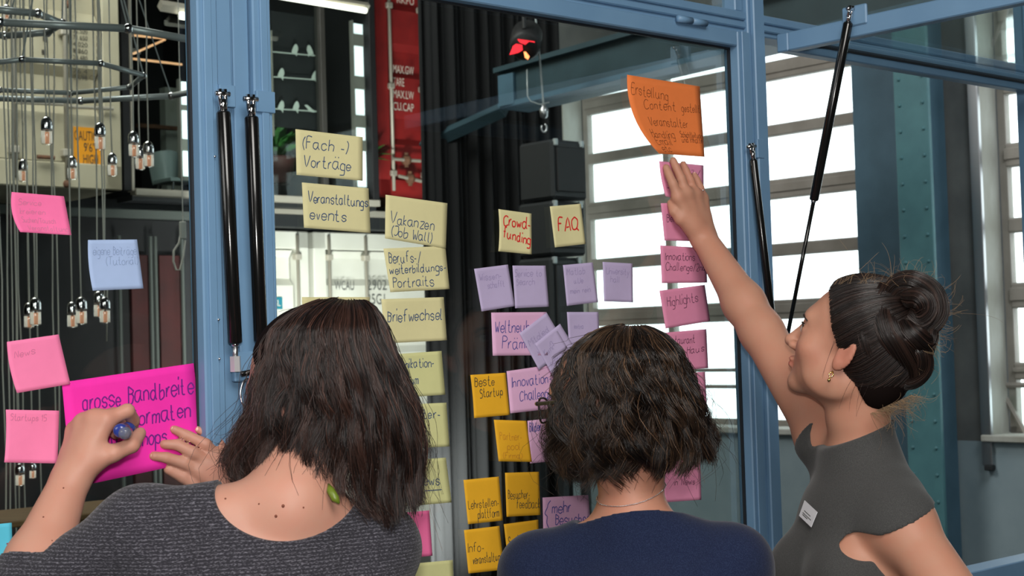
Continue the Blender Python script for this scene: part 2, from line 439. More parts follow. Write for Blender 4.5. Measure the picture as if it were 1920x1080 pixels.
s_left = sash('window_1', aBeg, aL1 - 0.002, zb_rail, ZTOP, 0.04, aL1 - aL0 - 0.002, 0.04, 0.03)
# small screws and the slim cover strips beside the left post
for z_ in (az(420, 300)[1], az(420, 600)[1], az(395, 673)[1]):
    MB().ball(G(aL0 + 0.022, NG - 0.031, z_), 0.0022, 8, 5).build('screw', M['chrome'], s_left, True)
# hinge barrels above the middle sash
hz = az(1262, 43)[1]; h0 = az(1247, 40)[0]; h1 = az(1300, 40)[0]
hm = (h0 + h1) / 2
MB().tube([G(h0, NG - 0.034, hz), G(hm - 0.001, NG - 0.034, hz)], 0.007, 12).build('hinge', bf, s_mid, True)
MB().tube([G(hm + 0.001, NG - 0.034, hz), G(h1, NG - 0.034, hz)], 0.007, 12).build('hinge', bf, s_mid, True)
# right sash swung up towards the viewer
zs_ = az(1432, 84)[1]
u0 = az(1433, 80)[0] + 0.004; u1 = aEnd - 0.01; L = 1.25
r3 = thing('window_3', G(u0, NG, zs_), None, None, kind='structure')
nn0 = NG - 0.03
frame_part('rail', [(u0, u1, nn0 - 0.03, nn0, zs_ - 0.022, zs_ + 0.018)], r3)
frame_part('stile', [(u0, u0 + 0.03, nn0 - L, nn0 - 0.03, zs_ - 0.022, zs_ + 0.018)], r3)
frame_part('stile', [(u1 - 0.03, u1, nn0 - L, nn0 - 0.03, zs_ - 0.022, zs_ + 0.018)], r3)
frame_part('rail', [(u0 + 0.03, u1 - 0.03, nn0 - L, nn0 - L + 0.03, zs_ - 0.022, zs_ + 0.018)], r3)
MB().gbox(u0 + 0.03, u1 - 0.03, nn0 - L + 0.03, nn0 - 0.03, zs_ - 0.002, zs_ + 0.003).build('pane', M['pane'], r3)
MB().gbox(u0 + 0.028, u1 - 0.03, nn0 - 0.034, nn0 - 0.03, zs_ - 0.004, zs_ + 0.005).build('gasket', M['gasket'], r3)

# gas struts
def lerp(p, q, t): return p + (q - p) * t
def gas_strut(p_top, p_tube_end, p_bot, rt, label, plates=()):
    t = thing('gas_strut', p_bot, label, 'gas strut')
    d = p_top - p_tube_end; d = d / np.linalg.norm(d)
    L_ = np.linalg.norm(p_top - p_tube_end)
    s0 = p_top - d * 0.030
    b = MB(); b.tube([p_tube_end, p_tube_end + d * 0.003, s0 - d * 0.003, s0], [rt * 0.8, rt, rt, rt * 0.8], 20)
    b.build('tube', M['black_tube'], t, True)
    MB().tube([p_tube_end + d * 0.001, p_tube_end - d * 0.004], [rt * 0.62, rt * 0.5], 14).build('end_ring', M['chrome'], t, True)
    MB().tube([p_tube_end - d * 0.002, p_bot + (p_tube_end - p_bot) * 0.02], rt * (0.40 if plates else 0.46), 12).build('rod', M['black_tube'] if len(plates) == 0 else M['steel'], t, True)
    f = MB()
    s = np.cross(d, NX); s /= np.linalg.norm(s)
    f.tube([s0, s0 + d * 0.018], rt * 0.62, 10)
    for q in (-1, 1): f.tube([s0 + d * 0.010 + s * q * 0.0045, s0 + d * 0.034 + s * q * 0.0045], 0.0038, 6)
    f.build('clevis', M['chrome'], t, True)
    MB().tube([p_top - s * 0.012 - d * 0.003, p_top + s * 0.012 - d * 0.003], 0.0042, 10).build('pin', M['chrome'], t, True)
    for (qa, qz, w, h) in plates:
        MB().bbox(qa - w / 2, qa + w / 2, NG - 0.032, NG - 0.024, qz - h / 2, qz + h / 2, 0.001).build('bracket', bf, t)
    return t
def gp(px, py, off): return Pn(px, py, NG - off)
def pl(px, py, w, h): a, z = az(px, py); return (a, z, w, h)
gas_strut(gp(417, 172, 0.045), gp(441, 645, 0.045), gp(441, 676, 0.045), 0.0110, 'black gas strut on the left post nearest the left pane', [pl(407, 185, 0.028, 0.034)])
gas_strut(gp(470, 182, 0.045), gp(489, 642, 0.045), gp(492, 672, 0.045), 0.0110, 'black gas strut on the left post nearest the middle pane', [pl(479, 196, 0.034, 0.034)])
gas_strut(gp(1409, 272, 0.045), gp(1452, 640, 0.045), gp(1456, 700, 0.045), 0.0085, 'black gas strut lying along the right post', [pl(1405, 282, 0.022, 0.04)])
# the long strut that holds the right sash up
pt = np.array(Pa(1596, 14, u0 - 0.012)); pb = G(aR2 + 0.03, NG - 0.02, 0)
pe = Pa(1524, 372, u0 + 0.0); pbt = G(u0, NG - 0.03, Pn(1478, 632, NG - 0.03)[2])
st = gas_strut(pt, lerp(pt, pbt, 0.575), pbt, 0.0098, 'long extended gas strut propping the open right sash')
MB().bbox(u0 - 0.004, u0 + 0.004, (pt @ NX) - 0.03, (pt @ NX) + 0.03, zs_ + 0.0, zs_ + 0.042, 0.006).build('bracket', bf, st)
# lower bracket of the left pair: chrome clevis blocks, black lever and a key ring
M['clevis'] = mat('satin_zinc', (0.7, 0.7, 0.72, 1), 0.42, 0.7)
lv = thing('strut_bracket', gp(440, 712, 0.03), 'blue bracket with chrome clevis blocks and lever on left post', 'bracket')
a_, z_ = az(447, 686)
MB().bbox(a_ - 0.028, a_ + 0.03, NG - 0.036, NG - 0.024, z_ - 0.024, z_ + 0.022, 0.002).build('plate', bf, lv)
MB().tube([gp(441, 668, 0.045), gp(442, 697, 0.045)], 0.0085, 6).build('clevis_block', M['clevis'], lv)
MB().tube([gp(492, 664, 0.045), gp(494, 688, 0.045)], 0.006, 6).build('clevis_block', M['clevis'], lv)
MB().tube([gp(452, 702, 0.052), gp(470, 698, 0.055), gp(500, 684, 0.055)], 0.0045, 8).build('lever', M['black_tube'], lv, True)
kr = []
for k in range(25):
    an = 2 * math.pi * k / 24
    kr.append(gp(464 + 13 * math.cos(an), 738 + 28 * math.sin(an), 0.052 + 0.004 * math.sin(an)))
MB().tube(kr, 0.0014, 8, False).build('ring', M['chrome'], lv, True)
# ------------------------------------------------------------------ lettering helpers
def text_mesh(s, size=1.0):
    cu = bpy.data.curves.new('lettering', 'FONT'); cu.body = s; cu.size = size; cu.resolution_u = 3
    cu.align_x = 'LEFT'
    ob = bpy.data.objects.new('lettering', cu); COL.objects.link(ob)
    dg = bpy.context.evaluated_depsgraph_get()
    me = bpy.data.meshes.new_from_object(ob.evaluated_get(dg))
    V = np.array([v.co[:] for v in me.vertices]).reshape(-1, 3); Fs = [tuple(p.vertices) for p in me.polygons]
    bpy.data.objects.remove(ob); bpy.data.curves.remove(cu); bpy.data.meshes.remove(me)
    return V, Fs
def lettering(s, a, z, n, height, width, m, parent, name='lettering'):
    """block capitals on a plane of constant n, baseline start at (a, z), given height and width in metres"""
    V, Fs = text_mesh(s)
    lo = V.min(0); hi = V.max(0)
    u = (V[:, 0] - lo[0]) / (hi[0] - lo[0]) * width; v = (V[:, 1] - lo[1]) / (hi[1] - lo[1]) * height
    W = np.array([G(a + u[i], n, z + v[i]) for i in range(len(V))])
    return link_mesh(name, W, Fs, m, parent)
def text_px(s, x0, x1, ytop, ybot, n, m, parent, name='lettering'):
    a0, z1 = gn(x0, ytop, n); a0b, z0 = gn(x0, ybot, n); a1, _ = gn(x1, ybot, n)
    return lettering(s, a0, z0, n, z1 - z0, a1 - a0, m, parent, name)

M['cream'] = mat('cream_container_paint', srgb(178, 172, 148), 0.6, noise=(4, 0.5, srgb(160, 152, 128)), bump=(20, 0.15, 0.004))
M['white_cont'] = mat('white_container_paint', srgb(214, 214, 204), 0.5, noise=(4, 0.5, srgb(200, 200, 188)), bump=(20, 0.1, 0.004))
M['red_cont'] = mat('red_container_paint', srgb(158, 34, 32), 0.5, noise=(5, 0.6, srgb(120, 24, 26)), bump=(20, 0.15, 0.004))
M['old_red'] = mat('faded_dark_red_paint', srgb(70, 22, 22), 0.7, noise=(5, 0.6, srgb(36, 15, 15)))
M['galv'] = mat('galvanised_bar', srgb(176, 170, 156), 0.45, 0.3)
M['ink_dark'] = mat('dark_print', srgb(58, 56, 48), 0.7)
M['ink_grey'] = mat('grey_print', srgb(84, 86, 84), 0.7)
M['ink_white'] = mat('white_print', srgb(226, 214, 200), 0.7)
M['orange_label'] = mat('orange_label', srgb(226, 150, 24), 0.5)
M['blue_label'] = mat('pale_blue_label', srgb(150, 156, 190), 0.5)
M['teal_label'] = mat('teal_label', srgb(30, 122, 140), 0.5)
M['rust'] = mat('rusty_steel', srgb(122, 84, 60), 0.8, noise=(20, 0.5, srgb(86, 60, 46)))

def fluted(mb, a0, a1, n, z0, z1, depth, pitch_z):
    """door skin with shallow horizontal trapezoid folds"""
    k = max(1, int(round((z1 - z0) / pitch_z))); prof = []
    for i in range(k):
        b = z0 + (z1 - z0) * i / k; h = (z1 - z0) / k
        prof += [(b, 0), (b + h * 0.50, 0), (b + h * 0.60, depth), (b + h * 0.90, depth)]
    prof.append((z1, 0))
    V = [G(a, n + d, z) for z, d in prof for a in (a0, a1)]
    return mb.add(V, [(2 * i, 2 * i + 1, 2 * i + 3, 2 * i + 2) for i in range(len(prof) - 1)])

def container_end(label, loc_a, n, z0, z1, seams, bars_px, m, depth_n=5.0, group=None, y_ref=300, pitch=0.55, handle_z=(0.9,)):
    """container seen from its doors: seams is a list of a positions [left edge, ..., right edge]"""
    t = thing('shipping_container', G((seams[0] + seams[-1]) / 2, n, z0), label, 'container', group)
    a0, a1 = seams[0], seams[-1]
    MB().gbox(a0, a1, n + 0.12, n + depth_n, z0, z1).build('body', m, t)
    for a in (a0, a1 - 0.12): MB().bbox(a, a + 0.12, n - 0.02, n + 0.12, z0, z1, 0.008).build('corner_post', m, t)
    MB().bbox(a0, a1, n - 0.02, n + 0.12, z1 - 0.14, z1, 0.008).build('header', m, t)
    MB().bbox(a0, a1, n - 0.02, n + 0.12, z0, z0 + 0.16, 0.008).build('sill', m, t)
    inner = [a0 + 0.12] + list(seams[1:-1]) + [a1 - 0.12]
    for i in range(len(inner) - 1):
        d = fluted(MB(), inner[i] + 0.01, inner[i + 1] - 0.01, n + 0.02, z0 + 0.17, z1 - 0.15, 0.05, pitch)
        d = d.build('door', m, t)
    for a in bars_px:
        b = MB().tube([G(a, n - 0.03, z0 + 0.06), G(a, n - 0.03, z1 - 0.03)], 0.014, 10).build('locking_bar', M['galv'], t, True)
        for fz in (0.08, 0.36, 0.62, 0.92):
            zz = z0 + (z1 - z0) * fz
            MB().bbox(a - 0.03, a + 0.03, n - 0.05, n + 0.01, zz - 0.025, zz + 0.025, 0.008).build('bracket', M['galv'], t)
        for hz_ in handle_z:
            MB().tube([G(a, n - 0.06, z0 + hz_), G(a + 0.30, n - 0.06, z0 + hz_ + 0.012)], 0.012, 8).build('handle', M['galv'], t)
    return t

# white lower containers
zw_top = gn(700, 438, NC)[1]
aa = lambda px, py, n: gn(px, py, n)[0]
a577 = aa(577, 500, NC); a585 = aa(586, 500, NC); a855 = aa(862, 560, NC)
cw = container_end('white shipping container on the floor lettered WCAU 2902 behind the yellow notes', 0, NC, 0.0, zw_top,
                   [a585, aa(600, 500, NC) + 1.18, a855 + 0.02], [aa(614, 500, NC), aa(683, 500, NC), aa(845, 560, NC)], M['white_cont'])
text_px('WCAU', 627, 664, 526, 544, NC + 0.014, M['ink_grey'], cw)
text_px('2902', 688, 725, 524, 544, NC + 0.014, M['ink_grey'], cw)
text_px('25G1', 688, 722, 551, 571, NC + 0.014, M['ink_grey'], cw)
cg = container_end('white shipping container with a teal GL label at its left edge of the middle pane', 0, NC, 0.0, zw_top,
                   [a577 - 2.44, a577 - 1.22, a577], [aa(555, 500, NC)], M['white_cont'])
def label_px(x0, x1, y0, y1, n, m, parent, name='label'):
    a0, z1 = gn(x0, y0, n); a1, _ = gn(x1, y0, n); z0 = gn(x0, y1, n)[1]
    return MB().gbox(a0, a1, n - 0.003, n, z0, z1).build(name, m, parent)
label_px(509, 529, 557, 580, NC + 0.016, M['teal_label'], cg)
text_px('GL', 511, 526, 562, 574, NC + 0.010, M['ink_white'], cg)
# dark steel walkway edge between the container levels
zl0, zl1 = gn(640, 432, NC)[1], gn(640, 385, NC)[1]
lg = thing('walkway_edge', G(-6, NC - 0.5, zl0), 'dark steel beam and pale ledge between the lower and upper containers', 'beam')
MB().bbox(aa(-200, 400, NC), aa(800, 400, NC), NC - 0.15, NC + 4, zl0, zl0 + 0.10).build('beam', M['charcoal'], lg)
MB().bbox(aa(-200, 400, NC), aa(800, 400, NC), NC - 0.10, NC + 4, zl0 + 0.10, zl1 - 0.04).build('web', M['charcoal'], lg)
MB().bbox(aa(490, 400, NC), aa(800, 400, NC), NC - 0.18, NC - 0.1, zl0 + 0.1, zl0 + 0.15).build('ledge', M['galv'], lg)

# red upper container (only a slice shows between the office and the curtain)
zr0 = gn(740, 372, NC)[1]; a705 = aa(706, 200, NC)
cr = container_end('red shipping container on the upper level with white MAXGW TARE lettering', 0, NC, zr0, zr0 + 2.6,
                   [a705, aa(752, 200, NC) + 1.1, a705 + 2.44], [aa(729, 150, NC), aa(789, 150, NC)], M['red_cont'], handle_z=(), depth_n=3.0)
for s, y in (('MAX.GW', 128), ('TARE', 152), ('MAX.LW', 175), ('CU.CAP', 198)):
    text_px(s, 737, 776 if len(s) > 4 else 758, y - 7, y + 8, NC + 0.014, M['ink_white'], cr)
text_px('RKFU', 744, 776, -8, 5, NC + 0.014, M['ink_white'], cr)
for (x0, y0, x1, y1) in ((736, 298, 788, 302), (748, 330, 790, 340)):
    MB().tube([Pn(x0, y0, NC - 0.07), Pn(x1, y1, NC - 0.07)], 0.014, 8).build('handle', M['galv'], cr)
    c = Pn((x0 + x1) / 2, (y0 + y1) / 2, NC - 0.06)
    MB().ball(c, 0.045, 8, 6).build('lock_box', M['rust'], cr)
    MB().tube([c + ZX * 0.06, c - ZX * 0.06], 0.018, 8).build('lock_bar', M['rust'], cr)

# cream upper container on the left
NCL = NC - 1.2
zc0 = gn(100, 352, NCL)[1]; aC = aa(224, 200, NCL)
cc = container_end('cream shipping container on the upper level behind the hanging bulbs', 0, NCL, zc0, zc0 + 2.7,
                   [aC - 2.44, aC - 1.62, aC], [aa(118, 100, NCL), aa(22, 200, NCL)], M['cream'], handle_z=(0.5,), depth_n=2.6)
label_px(137, 194, 237, 312, NCL + 0.016, M['orange_label'], cc)
text_px('CAUTION', 139, 192, 244, 262, NCL + 0.010, M['ink_dark'], cc)
text_px("9'6\"", 157, 178, 267, 284, NCL + 0.010, M['ink_dark'], cc)
text_px('HIGH', 156, 184, 289, 306, NCL + 0.010, M['ink_dark'], cc)
label_px(154, 190, 338, 352, NCL + 0.016, M['blue_label'], cc)
for k, (s1, s2) in enumerate((('32.500', 'KG'), ('71.650', 'LB'), ('4.020', 'KG'), ('8.860', 'LB'), ('28.480', 'KG'), ('62.790', 'LB'), ('76.4', 'CM'), ('2.698', 'CF'))):
    y = 52 + k * 12.6
    text_px(s1, 137, 164, y, y + 9, NCL + 0.014, M['ink_dark'], cc)
    text_px(s2, 181, 190, y + 2, y + 11, NCL + 0.014, M['ink_dark'], cc)
text_px('CUBE CAP', 140, 186, 138, 147, NCL + 0.014, M['ink_dark'], cc)
for (x, y) in ((84, 72), (82, 97)): label_px(x - 4, x + 4, y - 4, y + 4, NCL + 0.014, M['ink_dark'], cc, 'marking')
MB().tube([Pn(70, 294, NCL - 0.07), Pn(102, 296, NCL - 0.07)], 0.013, 8).build('handle', M['rust'], cc)
for y in (8, 183, 345):
    MB().ball(Pn(125, y, NCL - 0.02), 0.025, 8, 6).build('hinge', M['rust'], cc)

# glazed office between the cream and red containers
NO = NC - 0.35
of = thing('glazed_office', Pn(460, 360, NO), 'dark glazed office box on the upper level between cream and red containers', 'office')
zo0 = gn(300, 356, NO)[1]; zo1 = zo0 + 2.5
oa0 = aa(247, 200, NO); oa1 = aa(703, 200, NO)
M['frame_dark'] = mat('dark_office_frame', srgb(58, 56, 52), 0.5)
for (x0, x1, nm, mm_) in ((226, 240, 'corner_post', 'black'), (241, 246, 'frame_post', 'galv'), (600, 609, 'frame_post', 'frame_dark'), (692, 703, 'frame_post', 'black')):
    MB().bbox(aa(x0, 200, NO), aa(x1, 200, NO), NO - 0.03, NO + 0.05, zo0 - 0.02, zo1).build(nm, M[mm_], of)
MB().bbox(oa0, oa1, NO - 0.04, NO + 0.05, zo0 - 0.05, zo0, 0.004).build('sill', M['galv'], of)
MB().gbox(oa0, oa1, NO + 0.01, NO + 0.015, zo0, zo1).build('pane', M['pane'], of)
MB().gbox(oa1 - 0.02, oa1, NO + 0.06, NO + 3.4, zo0, zo1 + .3).build('side_panel', M['black'], of)
MB().gbox(oa0, oa1, NO + 3.38, NO + 3.42, zo0, zo1 + .3).build('back_panel', M['dark_wall'], of)
M['reflection_glow'] = mat('daylit_window_pane', (0.9, 0.95, 0.95, 1), 0.5, emit=((0.93, 0.98, 1, 1), 1.3))  # glowing panes added in place of window reflections in the office glass
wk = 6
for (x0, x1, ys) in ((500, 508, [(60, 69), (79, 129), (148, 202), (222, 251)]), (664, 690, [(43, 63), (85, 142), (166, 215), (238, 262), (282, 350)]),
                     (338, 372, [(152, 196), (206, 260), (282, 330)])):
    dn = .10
    w = thing('window_%d' % wk, Pn(x0, ys[-1][1], NO + dn), None, None, kind='structure'); wk += 1  # strip of reflected window, no real opening behind it
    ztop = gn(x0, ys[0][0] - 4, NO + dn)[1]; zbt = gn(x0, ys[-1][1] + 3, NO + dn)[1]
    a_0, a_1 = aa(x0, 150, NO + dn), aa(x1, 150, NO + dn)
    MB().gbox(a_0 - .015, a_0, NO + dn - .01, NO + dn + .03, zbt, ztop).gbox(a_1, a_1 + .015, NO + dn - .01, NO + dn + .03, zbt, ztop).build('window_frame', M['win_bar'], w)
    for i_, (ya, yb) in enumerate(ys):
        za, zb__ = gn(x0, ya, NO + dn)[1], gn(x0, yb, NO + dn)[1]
        MB().gbox(a_0, a_1, NO + dn + .012, NO + dn + .018, zb__, za).build('pane', M['reflection_glow'], w)
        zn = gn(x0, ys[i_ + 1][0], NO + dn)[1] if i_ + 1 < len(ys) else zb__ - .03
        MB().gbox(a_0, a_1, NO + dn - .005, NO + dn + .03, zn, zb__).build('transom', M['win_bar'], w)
MB().gbox(oa0, oa1, NO + 0.02, NO + 3.4, zo0 - 0.08, zo0 - 0.04).build('floor_panel', M['charcoal'], of)
rf = MB()
for k in range(26):                                    # folded sheet ceiling
    n_ = NO + 0.1 + k * 0.12
    rf.gbox(oa0, oa1, n_, n_ + 0.07, zo1 + 0.02, zo1 + 0.05); rf.gbox(oa0, oa1, n_ + 0.06, n_ + 0.13, zo1 - 0.01, zo1 + 0.02)
rf.build('sheet_ceiling', M['galv'], of)
# dark screen wall inside with the white bird cut-outs on wires
NS = NO + 0.12
MB().gbox(aa(511, 150, NS + 0.03), aa(598, 150, NS + 0.03), NS + 0.03, NS + 0.06, zo0 + 0.55, gn(520, 20, NS)[1]).build('screen', M['dark_wall'], of)
MB().gbox(aa(610, 150, NS + 0.9), aa(664, 150, NS + 0.9), NS + 0.9, NS + 0.95, zo0, zo1).build('screen', M['dark_wall'], of)
MB().gbox(aa(262, 150, NO + 2.5), aa(318, 150, NO + 2.5), NO + 2.5, NO + 2.6, zo0, gn(300, 165, NO + 2.5)[1]).build('screen', M['black'], of)
MB().gbox(aa(309, 150, NO + 2.2), aa(338, 150, NO + 2.2), NO + 2.2, NO + 2.3, zo0, gn(330, 165, NO + 2.2)[1]).build('pillar', M['reveal'], of)
MB().gbox(aa(255, 260, NO + 2.1), aa(330, 260, NO + 2.1), NO + 2.05, NO + 2.1, gn(300, 243, NO + 2.1)[1], gn(300, 236, NO + 2.1)[1]).build('shelf_edge', M['rust'], of)
M['white_decal'] = mat('white_film', srgb(214, 220, 210), 0.8)
bird_up = [(-.5, 0), (-.35, .5), (-.1, 1.0), (.12, 1.25), (.32, 1.2), (.45, .95), (.5, .5), (.35, .1), (.3, -.45), (.05, -.1)]
bird_left = [(-x, y) for x, y in bird_up][::-1]
bird_lean = [(-.95, .75), (-.6, .85), (-.2, .6), (.2, .25), (1.0, -.05), (.35, -.15), (-.2, -.1), (-.5, .3)]
rows = [(500, 96, 598, 105, [(553, 99, 1), (582, 101, 0)]), (500, 143, 598, 150, [(527, 144, 1), (590, 149, 1)]),
        (500, 203, 598, 209, [(527, 205, 1), (555, 206, 1), (583, 208, 2)])]
for i, (x0, y0, x1, y1, bs) in enumerate(rows):
    t = thing('bird_wire_sticker', Pn(x0, y0, NS), ('top', 'middle', 'lowest')[i] + ' white wire sticker with ' + ('two', 'two', 'three')[i] + ' perched bird shapes in the office window', 'sticker')
    MB().tube([Pn(x0, y0, NS), Pn(x1, y1, NS)], 0.005, 5).build('wire', M['white_decal'], t)
    for (bx, by, kind) in bs:
        shp = (bird_left, bird_up, bird_lean)[kind]; c = Pn(bx, by, NS - 0.002); s = 0.055
        fr = [c + AX * x * s * 1.1 + ZX * y * s for x, y in shp]; bk = [p + NX * 0.004 for p in fr]
        n_ = len(fr)
        MB().add(fr + bk, [tuple(range(n_))[::-1], tuple(range(n_, 2 * n_))] + [(k, (k + 1) % n_, n_ + (k + 1) % n_, n_ + k) for k in range(n_)]).build('bird', M['white_decal'], t)
# fluorescent tube and warm glowing zigzag strips
M['tube_light'] = mat('lit_fluorescent_tube', (1, 1, 1, 1), 0.4, emit=((1, 0.95, 0.78, 1), 2.2))
M['warm_strip'] = mat('glowing_warm_strip', (0.9, 0.5, 0.3, 1), 0.4, emit=((1, 0.48, 0.22, 1), 0.75))
NT = NO - 0.6
tl = thing('fluorescent_lamp', Pn(600, 5, NT), 'lit fluorescent tube above the glazed office at the top of the middle pane', 'lamp')
MB().tube([Pn(470, -16, NT), Pn(686, 20, NT)], 0.022, 10).build('tube', M['tube_light'], tl, True)
MB().tube([Pn(470, -22, NT + .02), Pn(690, 12, NT + .02)], 0.03, 4).build('housing', M['galv'], tl)
tl = thing('fluorescent_lamp', Pn(350, 30, NT), 'lit fluorescent tube end beside the left blue post at the top', 'lamp')
MB().tube([Pn(337, 29, NT), Pn(420, 42, NT)], 0.026, 10).build('tube', M['tube_light'], tl, True)
MB().tube([Pn(300, 10, NT + .02), Pn(430, 32, NT + .02)], 0.04, 4).build('housing', M['galv'], tl)
wl = thing('zigzag_strip', Pn(300, 120, NO + 0.5), 'warm orange zigzag strip inside the left part of the office', 'lamp')
for (p, q) in (((248, 66), (310, 72)), ((310, 74), (249, 101)), ((249, 110), (341, 121))):
    MB().tube([Pn(*p, NO + .5), Pn(*q, NO + .5)], 0.009, 6).build('strip', M['warm_strip'], wl)
# office furniture glimpsed low in the office
M['clear_plastic'] = mat('translucent_grey_plastic', srgb(150, 162, 160), 0.3)
ch = thing('office_chair', Pn(312, 345, NO + 0.9), 'pale grey plastic chair low in the office window left of the post', 'chair')
ccx = Pn(312, 300, NO + 0.9); 
sv = []; fs_ = []
for i in range(9):
    for j in range(9):
        u = (i / 8 - .5) * 2; v = j / 8
        sv.append(ccx + AX * u * (0.15 - 0.05 * (1 - v)) + ZX * (-0.17 + v * 0.24 - 0.03 * u * u) + NX * (-0.06 + 0.10 * u * u))
for i in range(8):
    for j in range(8): a = i * 9 + j; fs_.append((a, a + 9, a + 10, a + 1))
MB().add(sv, fs_).build('backrest', M['clear_plastic'], ch, True)
MB().bbox(*(lambda q: (q @ AX - .13, q @ AX + .13, q @ NX - .30, q @ NX - .02, q[2] - .2, q[2] - .17))(ccx)).build('seat', M['clear_plastic'], ch)
for sx in (-.1, .1):
    for sn in (-.28, -.05): MB().tube([ccx + AX * sx + NX * sn - ZX * .2, ccx + AX * sx * 1.2 + NX * sn - ZX * (ccx[2] - zo0 + .04)], 0.01, 6).build('leg', M['chrome'], ch)
M['leaf'] = mat('green_leaf', srgb(70, 128, 56), 0.5, noise=(9, 0.6, srgb(40, 84, 40)))
M['pot'] = mat('dark_red_pot', srgb(74, 38, 34), 0.6)
def plant(label, c, r, h, n, potr=0.1):
    t = thing('potted_plant', c, label, 'plant')
    MB().lathe(c, ZX, [(0, potr * .7), (.02, potr * .75), (.18, potr), (.2, potr * 1.06), (.21, potr * 1.02)], 14).build('pot', M['pot'], t, True)
    mb = MB()
    for k in range(n):
        an = rng.uniform(0, 6.28); el = rng.uniform(0.3, 1.3); L_ = r * rng.uniform(.6, 1)
        d = np.array([math.cos(an) * math.cos(el), math.sin(an) * math.cos(el), math.sin(el)]); s = np.cross(d, ZX); s /= np.linalg.norm(s)
        b = c + ZX * 0.2; w = L_ * .13
        pts = [b, b + d * L_ * .5 + s * w, b + d * L_ * .5 - s * w, b + d * L_ + ZX * -L_ * .25, b + d * L_ * .5 + ZX * .01]
        mb.add(pts, [(0, 1, 4), (0, 4, 2), (1, 3, 4), (4, 3, 2)])
    tag(mb.build('foliage', M['leaf'], t), kind='stuff')
    return t
plant('green leafy plant in dark red pot low in the office beside the blue post', Pn(520, 345, NO + .35), .42, .4, 46, .14)
plant('small green plant low in the office right of the Fach note', Pn(688, 350, NO + .35), .3, .3, 26, .08)

# black stage curtain
NCU = NC - 2.6
ca0 = aa(797, 200, NCU); 
aend = A0 - 0.55
V = []; Fs = []; K = 260
for i in range(K):
    u = i / (K - 1); a = ca0 + u * (aend - ca0)
    d = 0.032 * math.sin(u * 74 + 1.3 * math.sin(u * 19)) + 0.02 * math.sin(u * 171)
    for z in (0.02, 5.6): V.append(G(a, NCU + d * (1.0 if z < 1 else 0.7) + (0.5 * max(0, (0.06 - u)) if z < 1 else 0), z))
for i in range(K - 1): Fs.append((2 * i, 2 * i + 2, 2 * i + 3, 2 * i + 1))
# only as far as its right edge at the window
cut = int(K * min(1.0, (aa(1058, 300, NCU) - ca0) / (aend - ca0)))
cu = link_mesh('stage_curtain', np.array(V[:2 * cut]), [f for f in Fs if max(f) < 2 * cut], M['curtain'], None, True)
md = cu.modifiers.new('thickness', 'SOLIDIFY'); md.thickness = 0.012
tag(cu, 'tall black pleated stage curtain behind the purple and yellow notes', 'curtain')

# loudspeakers standing one on another in front of the left hall window
dS = 8.0
def spk(x0, x1, y0, y1, d, label, dd=0.27):
    p0 = P(x0, y1, d); p1 = P(x1, y0, d); n = p0 @ NX
    a0, a1 = p0 @ AX, Pn(x1, y1, n) @ AX; z0, z1 = p0[2], p1[2]
    t = thing('loudspeaker', G((a0 + a1) / 2, n, z0), label, 'loudspeaker', None)
    MB().bbox(a0, a1, n, n + dd, z0, z1, 0.015).build('cabinet', M['charcoal'], t)
    MB().bbox(a0 + .03, a1 - .03, n - 0.012, n, z0 + .04, z1 - .04, 0.004).build('grille', M['black'], t)
    for sx in (a0 + .015, a1 - .055): MB().bbox(sx, sx + .025, n - 0.014, n + .01, z1 - .035, z1 + .003, 0.004).build('corner_guard', M['grey_metal'], t)
    return t, (a0, a1, n, z1)
s1, g1 = spk(1037, 1103, 258, 372, dS, 'upper black loudspeaker cabinet of the stack before the window')
spk(1036, 1101, 374, 478, dS, 'middle black loudspeaker cabinet of the stack')
spk(1037, 1100, 480, 640, dS, 'lower black loudspeaker cabinet of the stack behind the lilac notes')
zl = P(1000, 642, dS)[2]
stn = thing('speaker_stand', G((g1[0] + g1[1]) / 2, g1[2], 0), 'black stand carrying the loudspeaker stack', 'stand')
for aa_ in (g1[0] + .03, g1[1] - .07):
    for n_ in (g1[2] + .02, g1[2] + .20): MB().gbox(aa_, aa_ + .04, n_, n_ + .04, 0, zl - .0).build('leg', M['charcoal'], stn)
MB().bbox(g1[0], g1[1], g1[2], g1[2] + .25, zl - .03, zl).build('top', M['charcoal'], stn)
# hook with chain above the speakers
hk = thing('hoist_hook', P(1020, 245, dS + .2), 'small hanging hoist cable and hook above the loudspeaker stack', 'hook')
MB().tube([P(1003, 20, dS + .2), P(1012, 110, dS + .2), P(1019, 196, dS + .2)], 0.006, 6).build('cable', M['grey_metal'], hk)
MB().lathe(P(1020, 222, dS + .2), ZX, [(0, .01), (.01, .022), (.05, .026), (.065, .012), (.075, .012)], 10).build('sleeve', M['steel'], hk, True)
MB().tube([P(1020 + 5 * math.sin(k), 240 - 8 * math.cos(k), dS + .2) for k in np.linspace(.3, 5.4, 10)], 0.006, 6).build('hook', M['steel'], hk, True)
cb = MB().tube([P(988, 130, dS + .2), P(989, 180, dS + .2), P(995, 190, dS + .2), P(1012, 196, dS + .2), P(1030, 192, dS + .2)], 0.004, 5).build('loose_cable', M['grey_metal'], None, True)
tag(cb, 'thin loose cable hanging below the red stage light', 'cable')
